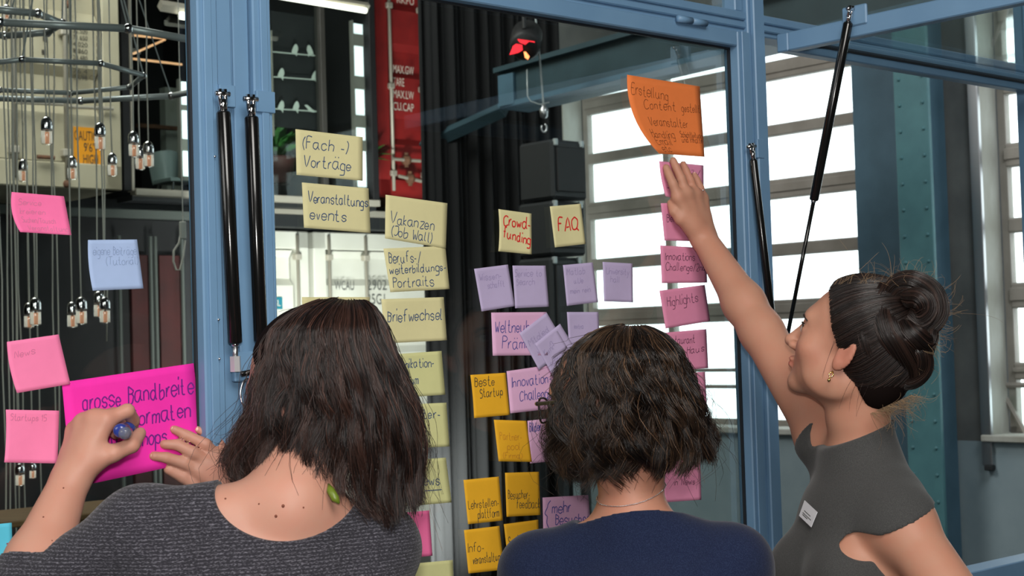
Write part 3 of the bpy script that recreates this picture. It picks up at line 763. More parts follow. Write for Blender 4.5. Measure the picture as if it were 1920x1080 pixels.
# red stage light with barn doors
M['red_door_glow'] = mat('red_glow_on_doors', (0.9, 0.02, 0.03, 1), 0.5, emit=((1, 0.012, 0.03, 1), 1.1))  # red lamplight on the barn doors put in as glow
M['amber_gel'] = mat('lit_amber_filament', (0.9, 0.3, 0.1, 1), 0.5, emit=((1, 0.25, 0.08, 1), 2.5))
lc = P(984, 88, dS)
sl = thing('stage_light', lc, 'black stage light glowing red behind its barn doors at top centre', 'stage light')
vd = lc - CAM; vd = vd / np.linalg.norm(vd); td = vd * .8 + AX * .1 + ZX * .35; td /= np.linalg.norm(td)
MB().lathe(lc, td, [(0, .07), (.02, .085), (.2, .085), (.26, .05), (.27, .01)], 18).build('housing', M['black'], sl, True)
def glowpx(pts, m):
    w = [P(x, y, dS - .02) for x, y in pts]; n_ = len(w)
    MB().add(w + [p + vd * .004 for p in w], [tuple(range(n_)), tuple(range(n_, 2 * n_))[::-1]] + [(k, (k + 1) % n_, n_ + (k + 1) % n_, n_ + k) for k in range(n_)]).build('barn_door', m, sl)
glowpx([(970, 74), (984, 66), (994, 62), (1000, 70), (1003, 80), (992, 78), (985, 84), (975, 80)], M['red_door_glow'])
glowpx([(955, 103), (962, 86), (968, 82), (979, 84), (980, 94), (972, 99)], M['red_door_glow'])
glowpx([(982, 97), (986, 97), (993, 106), (990, 112), (984, 108)], M['amber_gel'])
MB().tube([lc + ZX * .1, lc + ZX * 1.2], .012, 8).build('hanger', M['black'], sl)

# ------------------------------------------------------------------ chandelier of polygon rings with tube bulbs
chd = thing('ring_chandelier', P(100, 140, 5), 'grey tubular ring chandelier hanging in the hall behind the left pane', 'chandelier')
def ring(cx, h, R, d, n, rot, rt, m='grey_metal'):
    c = P(cx, 640, d); c = np.array([c[0], d, 1.62 + h])
    return [c + np.array([R * math.cos(rot + 2 * math.pi * k / n), R * math.sin(rot + 2 * math.pi * k / n), 0]) for k in range(n)]
joints = []
for (cx, h, R, n, rot, rt) in ((100, .93, .317, 8, .05, .0085), (96, .965, .70, 12, .12, .0115), (4, 1.12, .212, 8, .2, .012)):
    pts = ring(cx, h, R, 5.0, n, rot, rt)
    joints.append(pts)
    for k in range(n):
        p, q = pts[k], pts[(k + 1) % n]
        MB().tube([lerp(p, q, .03), lerp(p, q, .97)], rt, 10).build('ring_tube', M['grey_metal'], chd, True)
        MB().ball(p, rt * 1.35, 10, 6).build('joint', M['chrome'], chd, True)
hub = np.array(P(150, 640, 5)); hub = np.array([hub[0], 5.0, 1.62 + 1.9])
for pts in joints:
    for p in pts[::2]:
        MB().tube([p, hub], .0028, 6).build('stay_wire', M['grey_metal'], chd)
MB().tube([hub - ZX * .05, G(hub @ AX, hub @ NX, ZC)], .012, 8).build('rod', M['grey_metal'], chd)
M['bulb_glass'] = glass_mat('bulb_glass', (0.97, 0.97, 0.95, 1), 0.10)
M['filament'] = mat('copper_filament_support', srgb(226, 150, 112), 0.5, emit=((1, .5, .3, 1), .3))  # slight glow added to lift the copper core
M['milky'] = mat('pale_inner_tube', srgb(240, 236, 222), 0.4, emit=((1, .9, .78, 1), .35))  # glow added to brighten the tubes, little light reaches them
M['cord'] = mat('grey_cord', srgb(196, 194, 184), 0.8)
bulbs = [(87, 218, 272, 4.9, 'tube bulb hanging above the curled pink note, well left of the orange label'),
         (187, 229, 282, 4.9, 'tube bulb hanging in front of the right edge of the orange label'),
         (43, 298, 341, 5.3, 'tube bulb hanging just above the top left pink note'),
         (135, 292, 337, 5.3, 'tube bulb hanging left of the orange label and below the other two'),
         (210, 286, 331, 5.3, 'tube bulb hanging to the lower right of the orange label'),
         (250, 245, 295, 5.0, 'leftmost tube bulb of the cluster in front of the dark office'),
         (262, 272, 319, 5.2, 'lowest tube bulb of the cluster in front of the dark office'),
         (278, 264, 314, 5.1, 'rightmost tube bulb of the cluster in front of the dark office'),
         (12, 8, 46, 5.2, 'tube bulb in the top left corner of the picture'),
         (66, 557, 611, 4.9, 'right tube bulb of the pair above the pink News note'),
         (54, 567, 616, 5.1, 'left tube bulb of the pair above the pink News note'),
         (135, 565, 615, 5.1, 'left tube bulb of the pair below and left of the pale blue note'),
         (152, 556, 609, 4.9, 'right tube bulb of the pair below and left of the pale blue note'),
         (185, 545, 596, 5.1, 'left tube bulb of the pair at the bottom edge of the pale blue note'),
         (196, 556, 607, 4.9, 'right tube bulb of the pair at the bottom edge of the pale blue note'),
         (37, 868, 912, 4.9, 'left tube bulb showing under the lowest pink square note'),
         (61, 866, 898, 5.1, 'right tube bulb showing under the lowest pink square note')]
allj = [p for pts in joints for p in pts]
def make_bulb(x, y0, y1, d, label):
    top = P(x, y0, d); bot = P(x, y1, d); H = top[2] - bot[2]; r = H * .20
    t = thing('pendant_bulb', bot, label, 'light bulb', 'tube bulbs of the chandelier')
    b = np.array([top[0], top[1], bot[2]])
    MB().lathe(b + ZX * H * .52, ZX, [(0, r * .95), (.005, r), (H * .25, r), (H * .36, r * .85), (H * .44, r * .5), (H * .48, r * .2)], 16).build('socket', M['chrome'], t, True)
    MB().lathe(b, ZX, [(0, r * .25), (H * .02, r * .8), (H * .06, r), (H * .46, r), (H * .51, r * .85)], 16).build('glass_tube', M['bulb_glass'], t, True)
    MB().lathe(b + ZX * H * .05, ZX, [(0, r * .4), (H * .4, r * .45)], 8).build('filament', M['filament'], t, True)
    MB().tube([b + ZX * H * .06 + AX * r * .62, b + ZX * H * .48 + AX * r * .62], r * .34, 6).build('inner_tube', M['milky'], t, True)
    MB().tube([b + ZX * H * .06 - AX * r * .62, b + ZX * H * .48 - AX * r * .62], r * .34, 6).build('inner_tube', M['milky'], t, True)
    zt = 1.62 + 1.9
    zt = 3.3
    pts = [b + ZX * H * .98]
    for k in range(1, 9):
        zz = b[2] + H + (zt - b[2] - H) * k / 8
        pts.append(np.array([b[0] + rng.normal(0, .0012), b[1] + rng.normal(0, .0012), zz]))
    MB().tube(pts, .0026, 6).build('cord', M['cord'], t, True)
for bl in bulbs: make_bulb(*bl)
# further cords whose bulbs hang below the frame or behind the notes
for i, (x, d, yend) in enumerate([(6, 4.8, 1200), (16, 5.0, 1150), (25, 5.2, 1200), (32, 4.9, 1000), (40, 5.1, 1180), (101, 5.3, 980), (110, 5.1, 990), (200, 5.3, 640), (72, 5.2, 1010)]):
    xx = P(x, 640, d)[0]
    pts = [np.array([xx + rng.normal(0, .003), d + rng.normal(0, .002), P(x, yend, d)[2] + k * (3.3 - P(x, yend, d)[2]) / 9]) for k in range(10)]
    o = MB().tube(pts, .0027, 6).build('lamp_cord', M['cord'], None, True)
    tag(o, ('pale lamp cord behind the left pane, %s from the left picture edge' % ('first', 'second', 'third', 'fourth', 'fifth', 'seventh', 'eighth', 'ninth', 'sixth')[i]), 'cord', 'lamp cords behind the left pane')
# two looped cords near the left post
lp = thing('looped_cord', P(335, 500, 6.0), 'looped grey cord hanging from a clip beside the left blue post', 'cord')
MB().tube([P(342, 420, 6), P(336, 455, 6), P(326, 470, 6), P(325, 490, 6), P(330, 506, 6), P(338, 506, 6), P(344, 480, 6), P(347, 450, 6)], .0045, 6).build('loop', M['cord'], lp, True)
MB().bbox(*(lambda q: (q @ AX - .012, q @ AX + .012, q @ NX - .01, q @ NX + .01, q[2], q[2] + .07))(P(343, 448, 6))).build('clip', M['reveal'], lp)
MB().tube([P(343, 418, 6), G(P(343, 418, 6) @ AX, P(343, 418, 6) @ NX, ZC)], .002, 5).build('line', M['cord'], lp)

# dark wall below the cream container with an old red door leaf and pipes
M['dim_pipe'] = mat('dusty_dark_pipe', srgb(78, 84, 80), .6)
dk = thing('dark_partition', G(-9, NC - .6, 0), 'dark panelled partition under the cream container behind the left pane', 'partition')
MB().gbox(aa(-260, 600, NC - .3), aa(500, 600, NC - .3), NC - .3, NC - .2, 0, zl0).build('panel', M['black'], dk)
MB().bbox(aa(243, 600, NC - .3), aa(276, 600, NC - .3), NC - .34, NC - .3, 0, zl0 - .25).build('door_leaf', M['old_red'], dk)
MB().bbox(aa(296, 600, NC - .3), aa(340, 600, NC - .3), NC - .34, NC - .3, 0, zl0 - .25).build('door_leaf', M['old_red'], dk)
for x in (284, 293, 343, 225): MB().tube([G(aa(x, 600, NC - .36), NC - .37, 0), G(aa(x, 600, NC - .36), NC - .37, zl0 - .12)], .013, 6).build('pipe', M['dim_pipe'], dk)
MB().bbox(aa(-260, 400, NC - .5), aa(362, 400, NC - .5), NC - .55, NC - .5, gn(300, 412, NC - .5)[1], gn(300, 396, NC - .5)[1]).build('ledge', M['dim_pipe'], dk)

# low wooden bench in the hall seen under the arms of the writing woman
M['wood'] = mat('brown_wood', srgb(134, 104, 66), 0.55, noise=(6, 0.5, srgb(108, 82, 50), (1, 8, 8)))
nb_ = P(170, 960, 4.6) @ NX
bn = thing('wooden_bench', G(aa(170, 960, nb_), nb_, 0), 'low brown wooden bench standing behind the left pane', 'bench')
ba0, ba1 = aa(-60, 960, nb_), aa(330, 960, nb_)
zb1, zb2 = gn(170, 962, nb_)[1], gn(170, 1010, nb_)[1]
MB().bbox(ba0, ba1, nb_, nb_ + .35, zb1 - .02, zb1, .004).build('seat', M['wood'], bn)
MB().bbox(ba0, ba1, nb_, nb_ + .03, zb2 - .03, zb2, .004).build('rail', M['wood'], bn)
MB().bbox(ba0, ba1, nb_ + .05, nb_ + .33, zb2 - .05, zb2 - .035, .004).build('shelf', M['galv'], bn)
for a_ in (ba0 + .05, (ba0 + ba1) / 2, ba1 - .08):
    for n_ in (nb_ + .005, nb_ + .3): MB().bbox(a_, a_ + .04, n_, n_ + .04, 0, zb1 - .021, .003).build('leg', M['wood'], bn)
# ------------------------------------------------------------------ handwriting: a single-line alphabet
GL = {
'a': '34 14 03 01 10 20 32|34 31 40', 'b': '07 00 20 31 33 24 03', 'c': '33 24 14 03 01 10 20 31', 'd': '33 24 14 03 01 10 20 32|37 31 40',
'e': '02 32 33 24 14 03 01 10 20 31', 'f': '37 27 16 10|04 24', 'g': '33 24 14 03 01 10 30|34 3y 2x 0x', 'h': '07 00|03 14 24 33 30',
'i': '04 00|06 07', 'j': '14 1y 0x|16 17', 'k': '07 00|24 02 20', 'l': '07 01 10', 'm': '04 00|03 14 23 20|23 34 43 40',
'n': '04 00|03 14 24 33 30', 'o': '14 03 01 10 20 31 33 24 14', 'p': '04 0x|03 14 24 33 31 20 01', 'r': '04 00|02 14 24',
's': '33 24 14 03 12 22 31 20 10 01', 't': '17 11 20 30|04 24', 'u': '04 01 10 20 32|34 31 40', 'v': '04 10 24', 'w': '04 10 23 30 44',
'x': '04 30|34 00', 'y': '04 11 21|34 21 1x 0x', 'z': '04 34 00 30', 'A': '00 27 40|12 32', 'B': '07 00|07 26 35 24 04|24 33 32 20 00',
'C': '46 27 05 02 10 30 41', 'D': '07 00|07 26 34 32 20 00', 'E': '37 07 00 30|04 24', 'F': '37 07 00|04 24', 'G': '46 27 05 02 10 30 42 43 23',
'H': '07 00|37 30|04 34', 'I': '07 00', 'J': '07 37 32 10 01', 'K': '07 00|37 03 30', 'L': '07 00 30', 'M': '00 07 23 47 40',
'N': '00 07 30 37', 'O': '27 05 02 10 30 42 45 27', 'P': '07 00|07 27 36 35 24 04', 'Q': '27 05 02 10 30 42 45 27|31 5z', 'R': '07 00|07 27 36 35 24 04|14 40',
'S': '36 27 17 06 05 14 24 33 31 20 00', 'T': '07 47|27 20', 'U': '07 02 10 30 42 47', 'V': '07 20 47', 'W': '07 10 24 30 47', 'Z': '07 37 00 30',
'(': '17 05 02 1z', ')': '07 15 12 0z', '-': '02 22', '/': '0z 37', '!': '07 02|00 01', '1': '05 17 10', '2': '06 17 27 36 34 00 30', '5': '37 07 04 24 33 31 20 00',
'{': '27 16 15 03 12 10 2y', "'": '07 05', '.': '00 01', ' ': ''}
YV = {'x': -3, 'y': -2, 'z': -1}
def glyph(ch):
    um = {'ä': 'a', 'ö': 'o', 'ü': 'u'}
    base = um.get(ch, ch); st = []
    g = GL.get(base, '')
    for s in g.split('|'):
        if s.strip(): st.append([(int(p[0]), YV.get(p[1], None) if p[1] in YV else int(p[1])) for p in s.split()])
    if ch in um: st += [[(1, 6), (1, 6.6)], [(3, 6), (3, 6.6)]]
    w = max([p[0] for s in st for p in s], default=2)
    return st, (w if ch != ' ' else 2)
def smooth_line(pts, k=3):
    pts = [np.array(p, float) for p in pts]
    if len(pts) < 3: return pts
    out = []
    for i in range(len(pts) - 1):
        p0 = pts[max(i - 1, 0)]; p1 = pts[i]; p2 = pts[i + 1]; p3 = pts[min(i + 2, len(pts) - 1)]
        for j in range(k):
            t = j / k
            out.append(0.5 * ((2 * p1) + (-p0 + p2) * t + (2 * p0 - 5 * p1 + 4 * p2 - p3) * t * t + (-p0 + 3 * p1 - 3 * p2 + p3) * t ** 3))
    out.append(pts[-1]); return out
def write_lines(lines, hr):
    """lines: (text, u0, u1, v_base, cap_height[, slope]) in note units; returns polylines in (u, v)"""
    res = []
    for ln in lines:
        txt, u0, u1, vb, h = ln[:5]; sl = ln[5] if len(ln) > 5 else 0
        x = 0; raw = []
        for ch in txt:
            st, w = glyph(ch)
            jx, jy, js = hr.normal(0, .12), hr.normal(0, .18), 1 + hr.normal(0, .06)
            for s in st:
                raw.append([(x + jx + (p[0] + .12 * p[1]) * js * .9 + hr.normal(0, .08), p[1] * js + jy + hr.normal(0, .09)) for p in s])
            x += w * .9 + 1.15
        tot = max(x - 1, 1)
        for s in raw:
            res.append([(u0 + (u1 - u0) * px / tot, vb - h * py / 7 + sl * (px / tot)) for px, py in smooth_line(s)])
    return res

def ink(name, rgb): return mat(name, rgb, 0.7)
INK = {'blue': ink('blue_pen_ink', srgb(52, 78, 118)), 'violet': ink('violet_blue_ink', srgb(72, 74, 150)), 'purple': ink('purple_marker_ink', srgb(112, 20, 132)),
       'red': ink('red_marker_ink', srgb(214, 30, 34)), 'dark': ink('dark_pen_ink', srgb(66, 62, 48)), 'plum': ink('plum_pen_ink', srgb(92, 48, 74)),
       'faint_pink': ink('faint_pencil_on_pink', srgb(206, 112, 152)), 'faint_blue': ink('faint_pen_on_blue', srgb(134, 154, 190)),
       'faint_lilac': ink('faint_pen_on_lilac', srgb(150, 138, 180)), 'faint_orange': ink('faint_pen_on_orange', srgb(196, 128, 34)),
       'brown': ink('brown_pen_ink', srgb(108, 54, 22)), 'dred': ink('dark_red_marker', srgb(142, 34, 62))}
def paper(name, c):
    return mat(name, srgb(*c), 0.75, noise=(60, 0.9, srgb(*[min(255, int(v * 0.965)) for v in c])), bump=(90, 0.06, 0.0005), spec=0.2)
PAP = {'pink': paper('pink_paper', (250, 134, 180)), 'dpink': paper('deep_pink_paper', (244, 116, 168)), 'magenta': paper('magenta_card', (250, 52, 178)), 'blue': paper('pale_blue_paper', (168, 190, 228)),
       'cyan': paper('cyan_paper', (92, 196, 222)), 'yellow': paper('pale_yellow_paper', (222, 215, 164)), 'lime': paper('yellow_green_paper', (214, 214, 154)),
       'lilac': paper('lilac_paper', (192, 178, 214)), 'rose': paper('light_rose_paper', (226, 178, 212)), 'gold': paper('golden_paper', (240, 180, 44)),
       'orange': paper('orange_paper', (250, 136, 72)), 'mauve': paper('mauve_pink_paper', (232, 148, 182))}

def note(label, corners, col, lines=(), inkc='blue', pw=0.0011, curl=0.004, off=0.0022, curve=None, group=None, seed=0, cat='sticky note', fold=None):
    hr = np.random.default_rng(seed + len(label))
    C4 = [np.array(c, float) for c in corners]             # TL TR BR BL pixels
    N = 12
    def pix(u, v):
        p = (1 - v) * ((1 - u) * C4[0] + u * C4[1]) + v * ((1 - u) * C4[3] + u * C4[2])
        if curve: p = p + np.array(curve) * (4 * v * (1 - v)) * (1 - u)
        return p
    nrm = -NX
    cb = hr.uniform(.5, 1.3)
    def pos(u, v, lift=0.0):
        q = pix(u, v)
        c = curl * cb * (v ** 2.2) * (0.6 + 0.8 * abs(u - .5)) + lift + 0.0004 * math.sin(6 * u + 3 * v + seed)
        if fold: c += fold * max(0, v - .72) * (1.0)
        return Pn(q[0], q[1], NG - off - c)
    V = [pos(i / N, j / N) for j in range(N + 1) for i in range(N + 1)]
    Fs = []
    for j in range(N):
        for i in range(N):
            a = j * (N + 1) + i; Fs.append((a, a + N + 1, a + N + 2, a + 1))
    nV = len(V)
    V += [v + NX * 0.00025 for v in V]
    Fs += [tuple(i + nV for i in f)[::-1] for f in Fs]
    ed = [i for i in range(N + 1)] + [(j + 1) * (N + 1) - 1 for j in range(1, N + 1)] + [N * (N + 1) + i for i in range(N - 1, -1, -1)] + [j * (N + 1) for j in range(N - 1, 0, -1)]
    Fs += [(ed[k], ed[(k + 1) % len(ed)], ed[(k + 1) % len(ed)] + nV, ed[k] + nV) for k in range(len(ed))]
    t = link_mesh('sticky_note', V, Fs, PAP[col], None, True)
    tag(t, label, cat, group)
    if lines:
        size = np.linalg.norm(pos(0, 0) - pos(0, 1)); 
        wid = np.linalg.norm(pos(0, 0) - pos(1, 0))
        mb = MB()
        for pl_ in write_lines(lines, hr):
            pts = [(u, v) for u, v in pl_]
            L_ = len(pts)
            W = []
            for k in range(L_):
                a_, b_ = pts[max(k - 1, 0)], pts[min(k + 1, L_ - 1)]
                du = (b_[0] - a_[0]) * wid; dv = (b_[1] - a_[1]) * size; ll = math.hypot(du, dv) + 1e-9
                ou, ov = -dv / ll * pw / 2 / wid, du / ll * pw / 2 / size
                u, v = pts[k]
                W.append(pos(u + ou, v + ov, .0004)); W.append(pos(u - ou, v - ov, .0004))
            mb.add(W, [(2 * k, 2 * k + 1, 2 * k + 3, 2 * k + 2) for k in range(L_ - 1)])
        mb.build('handwriting', INK[inkc], t)
    return t

# left pane
note('curled deep pink note with faint writing at upper left', [(22, 360), (120, 368), (134, 441), (38, 435)], 'dpink',
     [('Service', .14, .55, .28, .13), ('kreieren', .14, .6, .5, .13), ('Suchen/Tausch', .14, .75, .72, .13), ('Veranstaltung', .2, .95, .92, .13)], 'faint_pink', .0009, .012, curve=(-7, 2), seed=1)
note('pale blue note hanging over the lamp cords', [(165, 450), (257, 449), (269, 541), (174, 545)], 'blue',
     [('eigene Beiträge', .1, .95, .3, .16), ('(Tutorial)', .34, .96, .5, .15)], 'faint_blue', .0009, .006, curve=(-3, 0), seed=2)
note('pink note reading News above the big magenta sheet', [(13, 641), (110, 627), (132, 720), (32, 737)], 'pink', [('News', .12, .5, .34, .13, -.04)], 'faint_pink', .001, .008, curve=(-4, 0), seed=3)
note('large magenta sheet about Bandbreite and Formaten under the writing hands', [(116, 717), (363, 681), (383, 862), (134, 915)], 'magenta',
     [('grosse Bandbreite', .14, .97, .30, .17, -.0), ('an Formaten', .33, .93, .53, .16), ('Workshops', .32, .74, .74, .15)], 'purple', .0022, .004, off=.0028, seed=4, cat='paper sheet')
note('pink note left of the magenta sheet with faint heading', [(11, 768), (111, 770), (108, 869), (8, 867)], 'pink', [('Startups 15', .08, .76, .2, .12)], 'faint_pink', .001, .006, curve=(2, 0), seed=5)
note('cyan note cut off by the lower left corner with dark red writing', [(-62, 988), (22, 980), (25, 1078), (-58, 1088)], 'cyan',
     [('in -', .5, .95, .44, .16), ('nde', .66, .98, .76, .2)], 'dred', .0018, .003, seed=6)
# yellow notes of the middle pane
note('pale yellow note reading (Fach-) Vorträge, topmost of its column', [(554, 242), (680, 257), (680, 339), (556, 328)], 'yellow',
     [('(Fach -)', .1, .78, .40, .26), ('Vorträge', .11, .82, .80, .25)], 'blue', .0016, .004, seed=7)
note('pale yellow note reading Veranstaltungs events', [(566, 342), (691, 353), (695, 437), (570, 427)], 'yellow',
     [('Veranstaltungs', .08, .98, .42, .22), ('events', .1, .64, .80, .24)], 'blue', .0016, .003, seed=8)
note('pale yellow note mostly hidden behind the brown-haired head', [(566, 557), (693, 557), (698, 640), (570, 640)], 'yellow', (), seed=9)
note('pale yellow note reading Vakanzen (Job Wall)', [(723, 365), (839, 381), (836, 466), (722, 447)], 'yellow',
     [('Vakanzen', .08, .8, .62, .24, .03), ('(Job Wall)', .1, .76, .90, .22, .02)], 'blue', .0015, .003, seed=10)
note('pale yellow note reading Berufs-/ weiterbildungs- Portraits', [(719, 466), (835, 461), (843, 542), (732, 548)], 'yellow',
     [('Berufs-/', .06, .58, .34, .25), ('weiterbildungs-', .04, .98, .60, .20, -.04), ('Portraits', .06, .74, .90, .23)], 'blue', .0015, .004, off=.0034, seed=11)
note('pale yellow note reading Briefwechsel', [(715, 561), (832, 557), (838, 638), (722, 644)], 'yellow', [('Briefwechsel', .07, .95, .52, .26)], 'blue', .0016, .004, seed=12)
note('pale yellow note ending in -tion- below Briefwechsel', [(712, 666), (828, 658), (835, 740), (720, 748)], 'lime', [('Kommunikation-', .02, .86, .34, .2), ('im Raum', .2, .58, .72, .22)], 'blue', .0015, .004, seed=13)
note('yellow green note ending in -er- right of the brown hair', [(720, 760), (837, 755), (843, 837), (725, 843)], 'lime', [('Newsletter-', .04, .88, .34, .22)], 'blue', .0015, .004, seed=14)
note('yellow green note reading News underlined, beside the hair tips', [(722, 866), (836, 858), (847, 942), (732, 952)], 'lime', [('News', .5, .84, .58, .22), ('-', .5, .85, .76, .2)], 'blue', .0015, .004, seed=15)
note('pink note low beside the right shoulder of the woman in the knit sweater', [(722, 964), (805, 957), (811, 1042), (728, 1050)], 'dpink', (), seed=16)
note('yellow green note at the bottom edge below the pink note', [(738, 1060), (849, 1050), (853, 1132), (744, 1142)], 'lime', [('Shop', .4, .85, .55, .2)], 'blue', .0015, .004, seed=17)
note('small yellow note reading Crowdfunding in red', [(934.5, 392), (996.5, 400.5), (997, 477), (934.5, 471)], 'yellow', [('Crowd-', .12, .95, .36, .24, .02), ('funding', .12, .96, .66, .24, .1)], 'red', .0024, .003, curve=(2, 0), seed=18)
note('small yellow note reading FAQ in red', [(1031, 387), (1089, 382), (1098, 457.5), (1040.5, 464)], 'yellow', [('FAQ', .2, .84, .62, .3)], 'red', .0028, .003, seed=19)
note('leftmost lilac note of the row under Crowdfunding', [(889, 504), (952.5, 496), (965.6, 574), (903, 584)], 'lilac', [('Wissen-', .1, .75, .3, .16), ('schafft', .3, .8, .5, .15)], 'faint_lilac', .0009, .004, seed=20)
note('second lilac note of the row under Crowdfunding', [(961, 498), (1023, 498), (1029.5, 575), (966, 578)], 'lilac', [('Service to', .05, .85, .26, .16), ('Search', .08, .62, .46, .15)], 'faint_lilac', .0009, .003, off=.003, seed=21)
note('third lilac note of the row, under FAQ', [(1055.6, 497), (1111.6, 492), (1121.4, 566.5), (1063, 573.6)], 'lilac', [('Matlab', .1, .7, .26, .16), ('u.Ue', .3, .6, .48, .14), ('mein rein', .15, .8, .72, .13)], 'faint_lilac', .0009, .003, seed=22)
note('fourth lilac note of the row, over the bright window', [(1130, 491), (1186, 494), (1187, 567), (1132.7, 565)], 'lilac', [('University', .1, .88, .3, .16), ('hall', .24, .55, .5, .15)], 'faint_lilac', .0009, .003, seed=23)
note('light rose note reading Weltneuheit Prämie', [(921, 586), (1025, 585), (1027, 666), (924, 667)], 'rose', [('Weltneuheit', .06, .86, .46, .27), ('Prämie', .18, .72, .84, .27)], 'violet', .0016, .003, seed=24)
note('lilac note standing on its corner over the Weltneuheit note', [(974, 625), (1025, 586), (1064, 652), (1011, 694)], 'lilac', [('Mitglied', .1, .8, .4, .14), ('werben', .2, .7, .7, .13)], 'faint_lilac', .0009, .003, off=.0042, seed=25)
note('tilted lilac note half hidden by the wavy-haired head', [(1003, 645), (1050, 607), (1090, 672), (1040, 710)], 'lilac', [('Kunden', .1, .7, .4, .14), ('schreiben', .1, .8, .7, .13)], 'faint_lilac', .0009, .003, off=.0054, seed=26)
note('lilac note just above the wavy-haired head', [(1063, 585), (1122, 585), (1126, 662), (1068, 664)], 'lilac', [('extra', .2, .5, .4, .12)], 'faint_lilac', .0009, .003, seed=27)
note('golden note reading Beste Startup', [(882, 703), (948, 699), (956, 778), (889, 784)], 'gold', [('Beste', .09, .66, .27, .22), ('Startup', .2, .86, .54, .2, -.02)], 'dark', .0014, .003, curve=(1, 0), seed=28)
note('light rose note reading Innovation-Challenge', [(950, 696), (1040, 683), (1048, 765), (957, 775)], 'rose', [('Innovation-', .08, .9, .4, .24), ('Challenge', .22, .88, .74, .24)], 'violet', .0016, .003, seed=29)
note('golden note with faint Partnerpool writing', [(926, 787), (987, 789), (997.5, 866), (935, 865)], 'gold', [('Partner-', .12, .78, .48, .2), ('pool', .3, .7, .72, .17), ('(Firma)', .15, .72, .92, .13)], 'faint_orange', .001, .003, off=.0034, seed=30)
note('light rose note half hidden, ending in der, beside the glasses', [(989, 789), (1060, 781), (1066, 862), (994, 869)], 'rose', [('Bilder', .04, .34, .26, .2)], 'violet', .0016, .003, seed=31)
note('golden note reading Lehrstellenplattform', [(869, 900), (935.5, 893.5), (943, 976), (877.6, 983)], 'gold', [('Lehrstellen-', .06, .92, .66, .2), ('plattform', .3, .9, .9, .2)], 'dark', .0012, .003, seed=32)
note('golden note reading Besucherfeedback', [(947, 886.5), (1010.5, 884.6), (1013.7, 965.6), (950, 969)], 'gold', [('Besucher-', .06, .7, .6, .21), ('feedback', .3, .98, .82, .21, .02)], 'dark', .0012, .003, seed=33)
note('golden note reading Infoveranstaltung', [(870, 994), (936.4, 986), (945.6, 1068), (878.5, 1075.4)], 'gold', [('Info-', .05, .5, .52, .21), ('veranstaltung', .16, .98, .80, .2, -.02)], 'dark', .0012, .003, seed=34)
note('golden note reading Social-Wall', [(944.7, 982.8), (1009.5, 974.4), (1013, 1056), (954, 1062)], 'gold', [('Social-Wall', .07, .93, .54, .24)], 'dark', .0013, .003, seed=35)
note('light rose note reading mehr Besucher einbinden', [(1017.4, 933), (1103, 928), (1110, 1008), (1019, 1012)], 'rose', [('{', .02, .14, .6, .5), ('mehr', .2, .6, .38, .26), ('Besucher', .26, .98, .66, .26), ('einbinden', .24, .96, .94, .22)], 'violet', .0018, .003, seed=36)
# right column
note('big orange note with curled lower left corner above the raised hand', [(1176, 140), (1312, 162), (1321, 294), (1236, 288)], 'orange',
     [('Erstellung', .05, .55, .21, .13, .04), ('Content', .2, .64, .38, .12), ('gestellt', .72, .98, .38, .11), ('Veranstalter', .2, .78, .60, .12), ('Handling', .14, .52, .76, .1), ('+Schichtleitung', .6, .98, .74, .08),
      ('und Inhalte', .62, .98, .81, .08), ('Email', .14, .42, .86, .1), ('etc', .16, .34, .96, .1)], 'brown', .0012, .01, curve=(-17, 5), off=.003, seed=37, cat='sticky note')
note('mauve pink note right under the fingertips of the raised hand', [(1236, 302), (1319, 310), (1320, 385), (1248, 368)], 'mauve', [('Mobil/', .35, .9, .36, .22), ('Jahr', .1, .5, .74, .16)], 'plum', .0013, .004, curve=(-2, 0), seed=38)
note('mauve pink note behind the wrist of the raised hand', [(1239, 381), (1322, 378), (1325, 453), (1246, 451)], 'mauve', [('Beratung', .1, .7, .5, .2)], 'plum', .0013, .003, seed=39)
note('mauve pink note reading Innovations Challenge', [(1238, 460), (1324, 465), (1326, 530), (1241, 531)], 'mauve', [('Innovations', .1, .74, .38, .2), ('Challenge/2nd', .1, .98, .66, .2)], 'plum', .0013, .003, seed=40)
note('mauve pink note reading Highlights', [(1236.5, 545), (1321.6, 534), (1331.5, 602), (1248, 616)], 'mauve', [('Highlights', .12, .8, .44, .24, -.02)], 'plum', .0013, .003, seed=41)
note('mauve pink note reading Restaurant, under Highlights', [(1243, 624), (1324.5, 617), (1328, 690), (1248, 697)], 'mauve', [('Restaurant', .05, .72, .32, .19), ('(!) im Haus', .1, .92, .62, .17, -.06)], 'plum', .0013, .003, seed=42)
note('blank mauve pink note half behind the wavy hair', [(1243, 703), (1322, 697), (1326, 770), (1250, 775)], 'mauve', (), seed=43)
note('mauve pink note low beside the neck of the woman in navy', [(1238, 864), (1313, 858), (1315, 937), (1246, 942)], 'mauve', [('in News', .3, .85, .62, .16)], 'plum', .0013, .003, seed=44)
# ------------------------------------------------------------------ people: signed-distance bodies turned into one mesh
def rotm(fwd_, up_=(0, 0, 1)):
    """local x = right of the head, y = where it faces, z = up; columns in world"""
    f = np.asarray(fwd_, float); f /= np.linalg.norm(f)
    r = np.cross(f, np.asarray(up_, float)); r /= np.linalg.norm(r)
    u = np.cross(r, f)
    return np.stack([r, f, u], 1)

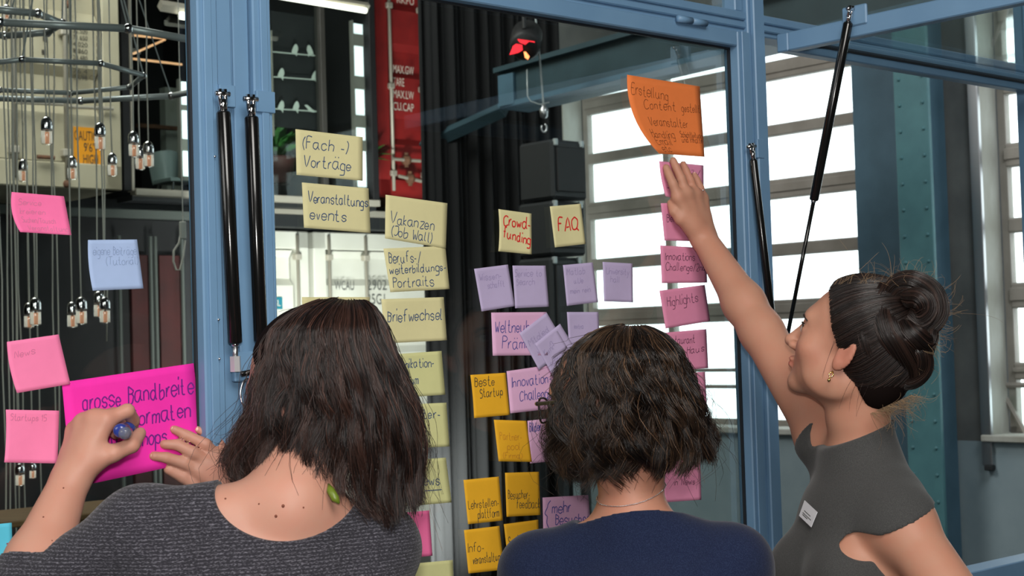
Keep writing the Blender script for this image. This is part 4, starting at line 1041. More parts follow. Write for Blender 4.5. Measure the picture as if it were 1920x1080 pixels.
class Field:
    def __init__(s, lo, hi, h):
        s.lo = np.asarray(lo, float); s.h = h
        s.n = np.ceil((np.asarray(hi) - s.lo) / h).astype(int) + 1
        s.F = np.full(s.n, 0.08, np.float32)
        s.ax = [(s.lo[i] + h * np.arange(s.n[i])).astype(np.float32) for i in range(3)]
    def region(s, lo, hi):
        i0 = np.clip(np.floor((lo - s.lo) / s.h).astype(int), 0, s.n); i1 = np.clip(np.ceil((hi - s.lo) / s.h).astype(int) + 1, 0, s.n)
        if (i1 <= i0).any(): return None
        sl = tuple(slice(a, b) for a, b in zip(i0, i1))
        return sl, s.ax[0][sl[0]][:, None, None], s.ax[1][sl[1]][None, :, None], s.ax[2][sl[2]][None, None, :]
    def mix(s, sl, d, k, op):
        A = s.F[sl]
        if op == 'add':
            hh = np.clip(0.5 + 0.5 * (A - d) / k, 0, 1); s.F[sl] = A * (1 - hh) + d * hh - k * hh * (1 - hh)
        elif op == 'sub':
            hh = np.clip(0.5 - 0.5 * (A + d) / k, 0, 1); s.F[sl] = A * (1 - hh) - d * hh + k * hh * (1 - hh)
    def cone(s, a, b, ra, rb, k=0.012, op='add'):
        a = np.asarray(a, float); b = np.asarray(b, float); m = max(ra, rb) + k + 0.03
        rg = s.region(np.minimum(a, b) - m, np.maximum(a, b) + m)
        if rg is None: return
        sl, X, Y, Z = rg; ba = b - a; L2 = ba @ ba + 1e-9
        t = np.clip(((X - a[0]) * ba[0] + (Y - a[1]) * ba[1] + (Z - a[2]) * ba[2]) / L2, 0, 1)
        d = np.sqrt((X - a[0] - t * ba[0]) ** 2 + (Y - a[1] - t * ba[1]) ** 2 + (Z - a[2] - t * ba[2]) ** 2) - (ra + t * (rb - ra))
        s.mix(sl, d, k, op)
    def ell(s, c, r, R=None, k=0.012, op='add'):
        c = np.asarray(c, float); r = np.asarray(r, float); R = np.eye(3) if R is None else R
        m = r.max() + k + 0.03
        rg = s.region(c - m, c + m)
        if rg is None: return
        sl, X, Y, Z = rg; X = X - c[0]; Y = Y - c[1]; Z = Z - c[2]
        u = (X * R[0, 0] + Y * R[1, 0] + Z * R[2, 0]); v = (X * R[0, 1] + Y * R[1, 1] + Z * R[2, 1]); w = (X * R[0, 2] + Y * R[1, 2] + Z * R[2, 2])
        k0 = np.sqrt((u / r[0]) ** 2 + (v / r[1]) ** 2 + (w / r[2]) ** 2); k1 = np.sqrt((u / r[0] ** 2) ** 2 + (v / r[1] ** 2) ** 2 + (w / r[2] ** 2) ** 2) + 1e-6
        s.mix(sl, k0 * (k0 - 1) / k1, k, op)
    def cut(s, fn, k=0.002):
        """remove where fn(X,Y,Z) < 0 ... fn is a distance to the removed region (negative inside)"""
        X = s.ax[0][:, None, None]; Y = s.ax[1][None, :, None]; Z = s.ax[2][None, None, :]
        s.F = np.maximum(s.F, -fn(X, Y, Z)).astype(np.float32)
    def mesh(s):
        F = s.F; n = s.n; h = s.h
        F[0] = F[-1] = 0.05; F[:, 0] = F[:, -1] = 0.05; F[:, :, 0] = F[:, :, -1] = 0.05
        S = F < 0
        c = np.zeros(tuple(n - 1), np.uint8)
        for i in (0, 1):
            for j in (0, 1):
                for k in (0, 1): c += S[i:n[0] - 1 + i, j:n[1] - 1 + j, k:n[2] - 1 + k]
        act = np.argwhere((c > 0) & (c < 8)); I, J, K = act.T
        acc = np.zeros((len(act), 3)); cnt = np.zeros(len(act))
        val = {(i, j, k): F[I + i, J + j, K + k].astype(float) for i in (0, 1) for j in (0, 1) for k in (0, 1)}
        for (i, j, k) in val:
            for d in range(3):
                q = [i, j, k]
                if q[d] == 1: continue
                q[d] = 1; f0 = val[(i, j, k)]; f1 = val[tuple(q)]
                m = (f0 < 0) != (f1 < 0); t = np.where(m, f0 / np.where(m, f0 - f1, 1), 0)
                p = np.array([i, j, k], float)[None, :].repeat(len(act), 0); p[:, d] += t
                acc[m] += p[m]; cnt[m] += 1
        V = s.lo + h * (act + acc / cnt[:, None])
        idm = np.full(tuple(n - 1), -1, np.int32); idm[I, J, K] = np.arange(len(act))
        Q = []
        for d in range(3):
            sa = [slice(None)] * 3; sb = [slice(None)] * 3; sa[d] = slice(0, -1); sb[d] = slice(1, None)
            ch = np.argwhere(S[tuple(sa)] != S[tuple(sb)])
            e = [(d + 1) % 3, (d + 2) % 3]
            ch = ch[(ch[:, e[0]] > 0) & (ch[:, e[1]] > 0)]
            def at(o1, o2):
                q = ch.copy(); q[:, e[0]] += o1; q[:, e[1]] += o2; return idm[q[:, 0], q[:, 1], q[:, 2]]
            quad = np.stack([at(-1, -1), at(0, -1), at(0, 0), at(-1, 0)], 1)
            ins = S[ch[:, 0], ch[:, 1], ch[:, 2]]
            quad[~ins] = quad[~ins][:, ::-1]
            Q.append(quad)
        Q = np.concatenate(Q); Q = Q[(Q >= 0).all(1)]
        return V, Q

def relax(V, Q, it=2, lam=0.5):
    e = np.concatenate([Q[:, [0, 1]], Q[:, [1, 2]], Q[:, [2, 3]], Q[:, [3, 0]]])
    for _ in range(it):
        for l_ in (lam, -lam * 0.96):
            s = np.zeros_like(V); c = np.zeros(len(V))
            for a, b in ((0, 1), (1, 0)):
                for dd in range(3): s[:, dd] += np.bincount(e[:, a], V[e[:, b], dd], len(V))
                c += np.bincount(e[:, a], minlength=len(V))
            V = V + l_ * (s / np.maximum(c, 1)[:, None] - V)
    return V

def color_attr(o, name, vals):
    at = o.data.color_attributes.new(name, 'FLOAT_COLOR', 'POINT')
    c = np.ones((len(vals), 4), np.float32); c[:, :3] = vals if vals.ndim == 2 else vals[:, None]
    at.data.foreach_set('color', c.ravel())

def skin_mat(name, base, lip):
    m = mat(name, srgb(*base), 0.5, bump=(260, 0.10, 0.0006), spec=0.35)
    nt = m.node_tree; b = nt.nodes['Principled BSDF']
    at = nt.nodes.new('ShaderNodeAttribute'); at.attribute_name = 'tone'
    tc = nt.nodes.new('ShaderNodeTexCoord'); nz = nt.nodes.new('ShaderNodeTexNoise'); nz.inputs['Scale'].default_value = 26; nz.inputs['Detail'].default_value = 6
    nt.links.new(tc.outputs['Object'], nz.inputs['Vector'])
    r1 = nt.nodes.new('ShaderNodeMix'); r1.data_type = 'RGBA'
    r1.inputs[6].default_value = srgb(*base); r1.inputs[7].default_value = srgb(min(255, base[0] + 4), base[1] - 14, base[2] - 14)
    nt.links.new(nz.outputs[0], r1.inputs[0])
    r2 = nt.nodes.new('ShaderNodeMix'); r2.data_type = 'RGBA'; r2.inputs[7].default_value = srgb(*lip)
    nt.links.new(at.outputs['Fac'], r2.inputs[0]); nt.links.new(r1.outputs[2], r2.inputs[6])
    nt.links.new(r2.outputs[2], b.inputs['Base Color'])
    b.inputs['Subsurface Weight'].default_value = 0.12; b.inputs['Subsurface Scale'].default_value = 0.02
    b.inputs['Subsurface Radius'].default_value = (1, 0.35, 0.2)
    return m
def hair_mat(name, dark, light, rough=0.38):
    m = mat(name, srgb(*dark), rough, spec=0.6)
    nt = m.node_tree; b = nt.nodes['Principled BSDF']
    at = nt.nodes.new('ShaderNodeAttribute'); at.attribute_name = 'tone'
    mx = nt.nodes.new('ShaderNodeMix'); mx.data_type = 'RGBA'; mx.inputs[6].default_value = srgb(*dark); mx.inputs[7].default_value = srgb(*light)
    nt.links.new(at.outputs['Fac'], mx.inputs[0]); nt.links.new(mx.outputs[2], b.inputs['Base Color'])
    return m

def head_field(fd, C, R, s=1.0, hairpull=0):
    """C: point between the eyes' depth at mid head; R: local axes"""
    T = lambda x, y, z: C + R @ (np.array([x, y, z]) * s)
    E = lambda c, r, k=.02, op='add', Rl=None: fd.ell(T(*c), np.array(r) * s, R if Rl is None else R @ Rl, k, op)
    E((0, -.012, .036), (.074, .095, .078)); E((0, .03, -.015), (.060, .062, .085), .03)
    E((0, .03, -.062), (.052, .050, .044), .03); E((0, .074, -.098), (.019, .016, .016), .028)
    for q in (-1, 1):
        E((q * .048, .005, -.068), (.012, .035, .024), .03)
        E((q * .043, .060, -.026), (.022, .018, .018), .03)
    E((0, .078, .024), (.046, .016, .013), .02)
    for q in (-1, 1): E((q * .031, .100, .001), (.018, .016, .012), .012, 'sub')
    for q in (-1, 1): E((q * .031, .0765, -.001), (.0155, .0125, .0115), .005)
    fd.cone(T(0, .088, .010), T(0, .110, -.030), .0065 * s, .0095 * s, .012)
    fd.cone(T(0, .111, -.033), T(0, .094, -.040), .0098 * s, .008 * s, .006)
    for q in (-1, 1): E((q * .0125, .099, -.037), (.0075, .010, .0075), .006)
    E((0, .0925, -.0605), (.022, .0085, .0052), .006); E((0, .091, -.0705), (.0185, .0088, .0064), .005)
    E((0, .104, -.0655), (.020, .007, .0009), .003, 'sub')
    a = math.radians(18)
    for q in (-1, 1):
        Rl = np.array([[math.cos(q * a), -math.sin(q * a), 0], [math.sin(q * a), math.cos(q * a), 0], [0, 0, 1]]) @ np.array([[1, 0, 0], [0, math.cos(.2), -math.sin(.2)], [0, math.sin(.2), math.cos(.2)]])
        E((q * .0775, -.012, -.010), (.0055, .0175, .031), .006, 'add', Rl)
        E((q * .0745, -.004, -.030), (.007, .009, .013), .006, 'add', Rl)
        E((q * .0835, -.009, -.004), (.0042, .0105, .019), .004, 'sub', Rl)
    return T

def finish_skin(name, root, fd, m, T, s, extra=()):
    V, Q = fd.mesh(); V = relax(V, Q, 3)
    o = link_mesh(name, V, Q, m, root, True)
    d = np.zeros(len(V))
    C = T(0, .093, -.066); dd = np.linalg.norm((V - C) / 1, axis=1); 
    # lips
    Rm = np.stack([(T(1, 0, 0) - T(0, 0, 0)), (T(0, 1, 0) - T(0, 0, 0)), (T(0, 0, 1) - T(0, 0, 0))], 1) / s
    L_ = (V - T(0, 0, 0)) @ Rm / s
    lip = np.exp(-((L_[:, 0] / .019) ** 4 + ((L_[:, 2] + .0655) / .0095) ** 4)) * (L_[:, 1] > .07) * (L_[:, 1] < .12)
    ear = np.exp(-(((np.abs(L_[:, 0]) - .08) / .014) ** 4 + ((L_[:, 1] + .012) / .024) ** 4 + ((L_[:, 2] + .012) / .034) ** 4)) * .35
    cheek = np.exp(-(((np.abs(L_[:, 0]) - .046) / .022) ** 2 + ((L_[:, 2] + .034) / .022) ** 2)) * (L_[:, 1] > .03) * (L_[:, 1] < .11) * .25
    d = np.maximum.reduce([lip, ear, cheek] + [np.exp(-(np.linalg.norm(V - c, axis=1) / r) ** 2) * w for c, r, w in extra])
    color_attr(o, 'tone', d)
    return o
M['eye_white'] = mat('eye_white', (0.78, 0.76, 0.74, 1), 0.15)
M['iris'] = mat('brown_iris', (0.07, 0.035, 0.02, 1), 0.1)
M['brow'] = mat('dark_eyebrow', (0.02, 0.014, 0.01, 1), 0.8)
def eyes_brows(root, T, s=1.0):
    for q in (-1, 1):
        e = MB().ball(T(q * .031, .0785, -.001), .0118 * s, 16, 12).build('eye', M['eye_white'], root, True)
        MB().ball(T(q * .031, .0862, -.001), np.array([.0052] * 3) * s, 12, 8).build('iris', M['iris'], e, True)
        b = MB()
        b.tube([T(q * .012, .094, .017), T(q * .024, .0945, .021), T(q * .038, .089, .021), T(q * .050, .078, .016)], [.0022 * s, .0028 * s, .0024 * s, .001 * s], 8)
        b.build('eyebrow', M['brow'], root, True)
        MB().tube([T(q * .018, .0885, .0052), T(q * .031, .0918, .0088), T(q * .045, .0835, .0048), T(q * .049, .0828, .0035)], [.0008 * s, .0014 * s, .0014 * s, .0006 * s], 6).build('eyelashes', M['brow'], root, True)

def hand_field(fd, W, mcps, fingers, thumb, rs=1.0, palm_r=.0125):
    """W wrist; mcps 4 points; fingers: list of [pip, dip, tip]; thumb: [cmc, mcp, ip, tip]"""
    for i, m_ in enumerate(mcps):
        w0 = W + (m_ - np.mean(mcps, 0)) * .45
        fd.cone(w0, m_, .0155 * rs, palm_r * rs, .014)
    for i in range(3): fd.cone(mcps[i], mcps[i + 1], .0115 * rs, .0115 * rs, .010)
    fd.cone((W + mcps[0]) / 2, (W + mcps[3]) / 2, .013 * rs, .012 * rs, .012)
    fr = (.0098, .0100, .0094, .0084)
    for m_, f, r in zip(mcps, fingers, fr):
        r *= rs
        pts = [m_] + list(f)
        fd.cone(pts[0], pts[1], r * 1.12, r * .98, .005); fd.cone(pts[1], pts[2], r * .99, r * .88, .0025); fd.cone(pts[2], pts[3], r * .88, r * .74, .0025)
    fd.cone(W, thumb[0], .016 * rs, .0165 * rs, .014); fd.cone(thumb[0], thumb[1], .0165 * rs, .0120 * rs, .012)
    fd.cone(thumb[1], thumb[2], .0115 * rs, .0102 * rs, .004); fd.cone(thumb[2], thumb[3], .0105 * rs, .0082 * rs, .003)
M['nail'] = mat('finger_nail', srgb(232, 180, 168), 0.25, spec=0.5)
def nail(root, tip, dip, out, r=.0058):
    d = tip - dip; d /= np.linalg.norm(d); out = out - d * (out @ d); out /= np.linalg.norm(out); s_ = np.cross(d, out)
    V = []; Fs = []
    for i in range(5):
        for j in range(5):
            u = (j / 4 - .5) * 2; v = i / 4
            w = r * (1 - .25 * (2 * v - 1) ** 4)
            V.append(tip + d * (-.006 + v * .0105) + s_ * math.sin(u * .95) * w + out * (r * 1.12 * math.cos(u * .95) - .0006))
    for i in range(4):
        for j in range(4): a = i * 5 + j; Fs.append((a, a + 1, a + 6, a + 5))
    MB().add(V, Fs).build('nail', M['nail'], root, True)

# ---------------------------------------------------------------- hair strands
def strands_mesh(name, S, r0, r1, mat_, root, tone, taper=1.3):
    N, K, _ = S.shape
    T = np.gradient(S, axis=1); T /= np.linalg.norm(T, axis=2, keepdims=True) + 1e-9
    ref = rng.normal(size=(N, 1, 3)); U = np.cross(T, ref); U /= np.linalg.norm(U, axis=2, keepdims=True) + 1e-9
    Wv = np.cross(T, U)
    t = np.linspace(0, 1, K)[None, :, None]
    rad = r0 + (r1 - r0) * t ** taper
    if np.ndim(r0): pass
    V = np.stack([S + rad * (U * math.cos(a) + Wv * math.sin(a)) for a in (0, 2 * math.pi / 3, 4 * math.pi / 3)], 2)   # N,K,3,3
    idx = np.arange(N * K * 3).reshape(N, K, 3)
    Q = []
    for k in range(3):
        a = idx[:, :-1, k]; b = idx[:, :-1, (k + 1) % 3]; c = idx[:, 1:, (k + 1) % 3]; d = idx[:, 1:, k]
        Q.append(np.stack([a, b, c, d], -1).reshape(-1, 4))
    o = link_mesh(name, V.reshape(-1, 3), np.concatenate(Q), mat_, root, True)
    color_attr(o, 'tone', np.repeat(tone, K * 3))
    o['kind'] = 'stuff'
    return o

def env_hair(name, root, m, table, d0, ydep, tip_fn, skip_fn, N, wave, clumps=170, seed=3, r0=.00065, tone_f=.8, tone_hi=.12, flick=0.0, wl=(2.2, 3.6)):
    """table rows: (py, xleft, xright) silhouette in the photograph measured at depth d0; strands are real tubes round a volume of depth ydep"""
    g = np.random.default_rng(seed)
    tb = np.array(table, float)
    K = 22
    th = g.uniform(0, 2 * np.pi, N); rho = np.sqrt(g.uniform(.66, 1.0, N)); lay = g.uniform(0, 1, N) ** .6
    cth = g.uniform(0, 2 * np.pi, clumps); crho = np.sqrt(g.uniform(.62, 1.0, clumps)); clay = g.uniform(.1, 1, clumps) ** .5
    # nearest clump
    D = (np.angle(np.exp(1j * (th[:, None] - cth[None]))) * 1.0) ** 2 + ((rho[:, None] - crho[None]) * 2.0) ** 2
    cid = D.argmin(1)
    def path(th, rho, lay, ph, amp, wv):
        n = len(th)
        t = np.linspace(0, 1, K)[None, :]
        top = tb[0, 0]
        tip = tip_fn(np.cos(th), np.sin(th))
        tip = top + (tip - top) * (.72 + .28 * lay)
        t0 = 0.02
        py = top + (tip[:, None] - top) * (t0 + (1 - t0) * t ** 1.7)
        xl = np.interp(py, tb[:, 0], tb[:, 1]); xr = np.interp(py, tb[:, 0], tb[:, 2])
        # the crown keeps a rounded cap
        xc = (xl + xr) / 2; w = (xr - xl) / 2
        c_, s_ = np.cos(th)[:, None], np.sin(th)[:, None]
        rr = rho[:, None] * np.ones_like(t)
        px = xc + w * c_ * rr
        pw = np.interp(py, tb[:, 0], np.array([ydep(p) for p in tb[:, 0]]))
        base = Pv(px, py, d0)
        off = pw * s_ * rr
        base = base + np.stack([np.zeros_like(off), off, np.zeros_like(off)], -1)
        tt = t ** 1.5
        a1 = amp[:, None] * tt; w1 = ph[:, None] + t * 2 * np.pi * (wl[0] + (wl[1] - wl[0]) * wv[:, None])
        out = np.stack([c_ * np.ones_like(t), s_ * np.ones_like(t), np.zeros_like(t) * c_], -1)
        tan_ = np.stack([-s_ * np.ones_like(t), c_ * np.ones_like(t), np.zeros_like(t) * c_], -1)
        base = base + out * (a1 * np.cos(w1))[..., None] + tan_ * (a1 * np.sin(w1 * .9 + 1))[..., None]
        base = base + out * (flick * tt ** 3)[..., None] * (.3 + lay[:, None, None])
        return base
    cph = g.uniform(0, 6.28, clumps); camp = wave * g.uniform(.5, 1.4, clumps)
    cwv = g.uniform(0, 1, clumps)
    CP = path(cth, crho, clay, cph, camp, cwv)
    S = path(th, rho, clay[cid] * .6 + lay * .4, cph[cid] + g.normal(0, .25, N), camp[cid], cwv[cid])
    t = np.linspace(0, 1, K)[None, :, None]
    wgt = (.02 + .86 * t ** 1.6) * g.uniform(.35, 1.0, N)[:, None, None]
    stray = g.uniform(0, 1, N) < .06
    wgt[stray] *= .2
    S = S * (1 - wgt) + (CP[cid] + (S - S.mean(1, keepdims=True)) * 0) * wgt
    S = S + g.normal(0, 1, (N, 1, 3)) * .0012 + g.normal(0, 1, (N, 1, 3)) * (t ** 2) * (.0035 + .02 * stray[:, None, None])
    keep = ~skip_fn(np.cos(th), np.sin(th))
    S = S[keep]
    tone = np.clip(g.beta(1.0, 6, clumps)[cid][keep] * tone_f + g.normal(0, .07, keep.sum()) + (g.uniform(0, 1, keep.sum()) < tone_hi) * g.uniform(.2, .7, keep.sum()), 0, 1)
    return strands_mesh(name, S, r0, r0 * .35, m, root, tone)

def bound(pts, m):
    p = np.array(pts); return p.min(0) - m, p.max(0) + m
# ---------------------------------------------------------------- shared body pieces
def torso(fd, Ls, Rs, neck0, neck1, pel, wid=1.0, g=0.0, neck=True, front=None, bust=.02):
    lat = Rs - Ls; lat /= np.linalg.norm(lat)
    mid = (Ls + Rs) / 2
    up = mid - pel; up /= np.linalg.norm(up)
    fr = np.cross(up, lat); fr /= np.linalg.norm(fr)
    if front is not None and fr @ front < 0: fr = -fr
    lat2 = lat - up * (lat @ up); lat2 /= np.linalg.norm(lat2)
    R = np.stack([lat2, fr, up], 1)
    H = np.linalg.norm(mid - pel)
    hw = np.linalg.norm(Rs - Ls) / 2
    e = lambda c, r, k=.03: fd.ell(c, np.array(r) * wid + g, R, k)
    e(mid - up * .11, (hw * .92, .098, .145), .03)
    e(mid - up * .06 - fr * .015, (hw * .98, .080, .085), .03)
    e(mid - up * H * .52, (hw * .78, .092, .16), .05)
    e(pel + up * .02, (hw * .98, .118, .14), .05)
    for q in (-1, 1): e(mid - up * .165 + lat2 * q * hw * .45 + fr * (.055 + bust), (.058, .05, .058), .03)
    for S, q in ((Ls, -1), (Rs, 1)):
        fd.cone(neck0 - up * .01, S + up * .004, .046 + g, .046 + g, .035)
        fd.ell(S, np.array([.053, .053, .055]) + g, R, .025)
        fd.ell(S - up * .07 - lat2 * q * .03 - fr * .03, np.array([.05, .055, .08]) + g, R, .03)
    if neck: fd.cone(neck0, neck1, .056 + g, .050 + g, .03)
    return R, up, fr, lat2

def relaxed_hand(fd, W, d, palm, thumb_side, curl=.5, rs=.95):
    d = d / np.linalg.norm(d); palm = palm - d * (palm @ d); palm /= np.linalg.norm(palm)
    lt = thumb_side - d * (thumb_side @ d) - palm * (thumb_side @ palm); lt /= np.linalg.norm(lt)
    m = [W + d * a + lt * b for a, b in ((.086, .030), (.089, .010), (.085, -.010), (.077, -.028))]
    fs = []
    for mm_, L_, i in zip(m, (.068, .076, .070, .055), range(4)):
        a = curl * (.35 + .08 * i); p = mm_; pts = []
        for seg in (.46, .30, .24):
            p = p + (d * math.cos(a) + palm * math.sin(a)) * L_ * seg; pts.append(p); a += curl * .7
        fs.append(pts)
    c = W + d * .025 + lt * .026 + palm * .008
    t1 = c + (d * .75 + lt * .5 + palm * .3) * .042; t2 = t1 + (d * .9 + lt * .15 + palm * .35) * .032; t3 = t2 + (d * .95 + palm * .35) * .026
    hand_field(fd, W, m, fs, [c, t1, t2, t3], rs)

def cloth_mat(name, a, b_, sc=900, bump=.25, dist=.0008, stretch=(1, 1, 1), lo=.45, hi=.62, rough=.95):
    m = mat(name, srgb(*a), rough, spec=.12)
    nt = m.node_tree; p = nt.nodes['Principled BSDF']
    tc = nt.nodes.new('ShaderNodeTexCoord'); mp = nt.nodes.new('ShaderNodeMapping'); mp.inputs['Scale'].default_value = stretch
    nz = nt.nodes.new('ShaderNodeTexNoise'); nz.inputs['Scale'].default_value = sc; nz.inputs['Detail'].default_value = 3
    nt.links.new(tc.outputs['Object'], mp.inputs[0]); nt.links.new(mp.outputs[0], nz.inputs['Vector'])
    rp = nt.nodes.new('ShaderNodeValToRGB'); rp.color_ramp.elements[0].position = lo; rp.color_ramp.elements[1].position = hi
    rp.color_ramp.elements[0].color = srgb(*a); rp.color_ramp.elements[1].color = srgb(*b_)
    nt.links.new(nz.outputs[0], rp.inputs[0]); nt.links.new(rp.outputs[0], p.inputs['Base Color'])
    bp = nt.nodes.new('ShaderNodeBump'); bp.inputs['Strength'].default_value = bump; bp.inputs['Distance'].default_value = dist
    nt.links.new(nz.outputs[0], bp.inputs['Height']); nt.links.new(bp.outputs[0], p.inputs['Normal'])
    p.inputs['Sheen Weight'].default_value = .15
    return m
M['knit'] = cloth_mat('charcoal_melange_knit', (46, 45, 51), (122, 120, 130), 560, .6, .0012, (.5, .5, 1.5), .50, .80)
_nt = M['knit'].node_tree
_tc = [n for n in _nt.nodes if n.type == 'TEX_COORD'][-1]; _rp = [n for n in _nt.nodes if n.type == 'VALTORGB'][-1]
_nz = [n for n in _nt.nodes if n.type == 'TEX_NOISE'][-1]; _nz.inputs['Scale'].default_value = 600
_sp = _nt.nodes.new('ShaderNodeSeparateXYZ'); _nt.links.new(_tc.outputs['Object'], _sp.inputs[0])
_m1 = _nt.nodes.new('ShaderNodeMath'); _m1.operation = 'MULTIPLY'; _m1.inputs[1].default_value = 2 * math.pi / .0046; _nt.links.new(_sp.outputs['Z'], _m1.inputs[0])
_m2 = _nt.nodes.new('ShaderNodeMath'); _m2.operation = 'SINE'; _nt.links.new(_m1.outputs[0], _m2.inputs[0])
_m3 = _nt.nodes.new('ShaderNodeMath'); _m3.operation = 'MULTIPLY_ADD'; _m3.inputs[1].default_value = .075; _nt.links.new(_m2.outputs[0], _m3.inputs[0]); _nt.links.new(_nz.outputs[0], _m3.inputs[2])
_nt.links.new(_m3.outputs[0], _rp.inputs[0])
M['navy'] = cloth_mat('navy_felted_wool', (28, 36, 62), (40, 50, 78), 700, .4, .0008)
M['grey_dress'] = cloth_mat('dark_grey_dress_cloth', (68, 68, 68), (80, 80, 79), 800, .2, .0005)
M['jeans'] = cloth_mat('dark_trouser_cloth', (30, 32, 40), (44, 46, 56), 600, .3, .0006)
M['shoe'] = mat('black_leather', (0.012, 0.012, 0.013, 1), .35)
M['gold'] = mat('gold', (0.85, 0.62, 0.25, 1), .2, 1.0)
M['silver'] = mat('silver', (0.85, 0.85, 0.85, 1), .2, 1.0)
M['skin1'] = skin_mat('fair_skin', (194, 150, 130), (180, 100, 92))
M['skin2'] = skin_mat('warm_skin', (196, 146, 122), (176, 96, 88))
M['skin3'] = skin_mat('light_tan_skin', (194, 148, 124), (190, 92, 80))
M['cap'] = mat('dark_hair_roots', srgb(24, 17, 16), .9, spec=.05)
M['hair1'] = hair_mat('dark_brown_hair', (21, 14, 13), (112, 76, 64), .38)
M['hair2'] = hair_mat('brown_hair_with_light_streaks', (19, 14, 13), (156, 118, 88), .34)
M['hair3'] = hair_mat('black_brown_hair', (20, 15, 14), (78, 56, 48), .34)
gd = lambda x: 1 / (1 / 2.74 - 1.152e-4 * (x - 965))        # depth of the glass along a column of the photograph

def garment(name, root, fd, m, smooth_it=3):
    V, Q = fd.mesh(); V = relax(V, Q, smooth_it)
    return link_mesh(name, V, Q, m, root, True)
def legs_and_shoes(root, pel, lat, fr, name='trousers', m=None, g=0.0):
    gx = np.array([lat[0], lat[1], 0]); gx /= np.linalg.norm(gx); f2 = np.cross(ZX, gx)
    if f2 @ fr < 0: f2 = -f2
    lo, hi = bound([pel + np.array([-.3, -.3, -.95]), pel + np.array([.3, .3, .14])], .02); lo[2] = -.02
    fd = Field(lo, hi, .009); base = np.array([pel[0], pel[1], 0])
    R = np.stack([gx, f2, ZX], 1)
    fd.ell(pel + ZX * .02, (.172 + g, .122 + g, .12), R, .04)
    for q in (-1, 1):
        h = pel + gx * q * .085 - ZX * .05; kn = base + gx * q * .085 + ZX * .48 + f2 * .01; an = base + gx * q * .09 + ZX * .07 - f2 * .02
        fd.cone(h, kn, .088 + g, .058 + g, .03); fd.cone(kn, an, .055 + g, .040 + g, .02)
    garment(name, root, fd, m or M['jeans'])
    for q in (-1, 1):
        c = base + gx * q * .09
        sf = Field(c + np.array([-.2, -.2, -.02]), c + np.array([.2, .2, .2]), .007)
        sf.cone(c - f2 * .035 + ZX * .035, c + f2 * .12 + ZX * .028, .036, .034, .02); sf.cone(c - f2 * .03 + ZX * .05, c - f2 * .025 + ZX * .11, .038, .042, .03)
        sf.cut(lambda X, Y, Z: Z + 0 * X + 0 * Y - .001)
        garment('shoe', root, sf, M['shoe'], 2)

def scalp_cap(root, T, R, s, m, g=.006, lift=0.15, nape=-.45, back=0.0, low=False):
    C = T(0, 0, 0); fd = Field(C - .17, C + .17, .0045)
    fd.ell(T(0, -.014, .036), (.074 * s + g, .096 * s + g, .079 * s + g), R, .02)
    if low: fd.ell(T(0, -.052, -.030), (.058, .060, .068), R, .03)
    if back: fd.ell(T(0, -.035, .02), (.074 * s + g, .085 * s + g + back, .085 * s + g), R, .02)
    a = R[:, 0]; b = R[:, 1]; c = R[:, 2]
    def fn(X, Y, Z):
        y = ((X - C[0]) * b[0] + (Y - C[1]) * b[1] + (Z - C[2]) * b[2]) / s
        z = ((X - C[0]) * c[0] + (Y - C[1]) * c[1] + (Z - C[2]) * c[2]) / s
        lim = np.where(z > 0, .008 + .62 * z, .008 + .75 * z)           # hairline
        lim = np.minimum(lim, .072) - .006
        return np.minimum(lim - y, z + (.11 if low else .085))
    fd.cut(fn)
    o = garment('scalp_hair', root, fd, m, 2)
    color_attr(o, 'tone', np.zeros(len(o.data.vertices)))
    return o

# ================================================================ woman in the knit sweater, writing
H1 = .0032
w1 = thing('person', (-0.33, 2.0, 0), 'woman with shoulder-length brown hair and charcoal knit sweater writing on magenta sheet', 'person', 'women at the glass')
C1 = P(586, 732, 2.10); R1 = rotm((-.74, .60, -.22), (-.10, 0, 1))
Ls = P(268, 1004, 1.98); Rs = P(702, 1030, 2.09); n0 = P(546, 938, 2.02); n1 = P(575, 830, 2.07)
pel = np.array([-.30, 2.0, .93])
el = P(36, 1140, 1.98); wl = P(131, 902, 2.085)
er = P(650, 1225, 2.22); wr_ = P(470, 934, 2.26)
def arms1(fd, g=0.0):
    fd.cone(Ls, el, .050 + g, .043 + g, .025); fd.cone(er, Rs, .042 + g, .049 + g, .025)
fd = Field(*bound([el, Rs, C1 + ZX * .12, pel, wl, P(260, 800, 2.2), P(370, 850, 2.3), P(560, 800, 2.3)], .09), H1)
_, up1, fr1, lat1 = torso(fd, Ls, Rs, n0, n1, pel, 1.0)
fd.cone(n1, C1 + R1 @ np.array([0, -.025, -.05]), .050, .050, .02)
T1 = head_field(fd, C1, R1)
arms1(fd)
fd.cone(el, lerp(el, wl, .35), .039, .041, .015); fd.cone(lerp(el, wl, .35), wl, .041, .0265, .02)
fd.cone(er, lerp(er, wr_, .35), .038, .040, .015); fd.cone(lerp(er, wr_, .35), wr_, .040, .026, .02)
# left hand closed on the marker
lm = [P(198, 788, 2.10), P(178, 787, 2.105), P(158, 794, 2.115), P(142, 808, 2.13)]
lf = [[P(239, 770, 2.115), P(250, 788, 2.145), P(249, 802, 2.165)], [P(214, 777, 2.155), P(230, 795, 2.18), P(238, 808, 2.18)],
      [P(188, 784, 2.165), P(205, 803, 2.185), P(218, 815, 2.175)], [P(162, 802, 2.175), P(182, 820, 2.19), P(196, 832, 2.18)]]
lt = [P(166, 866, 2.09), P(212, 850, 2.092), P(247, 835, 2.105), P(263, 812, 2.135)]
hand_field(fd, wl, lm, lf, lt, 1.05)
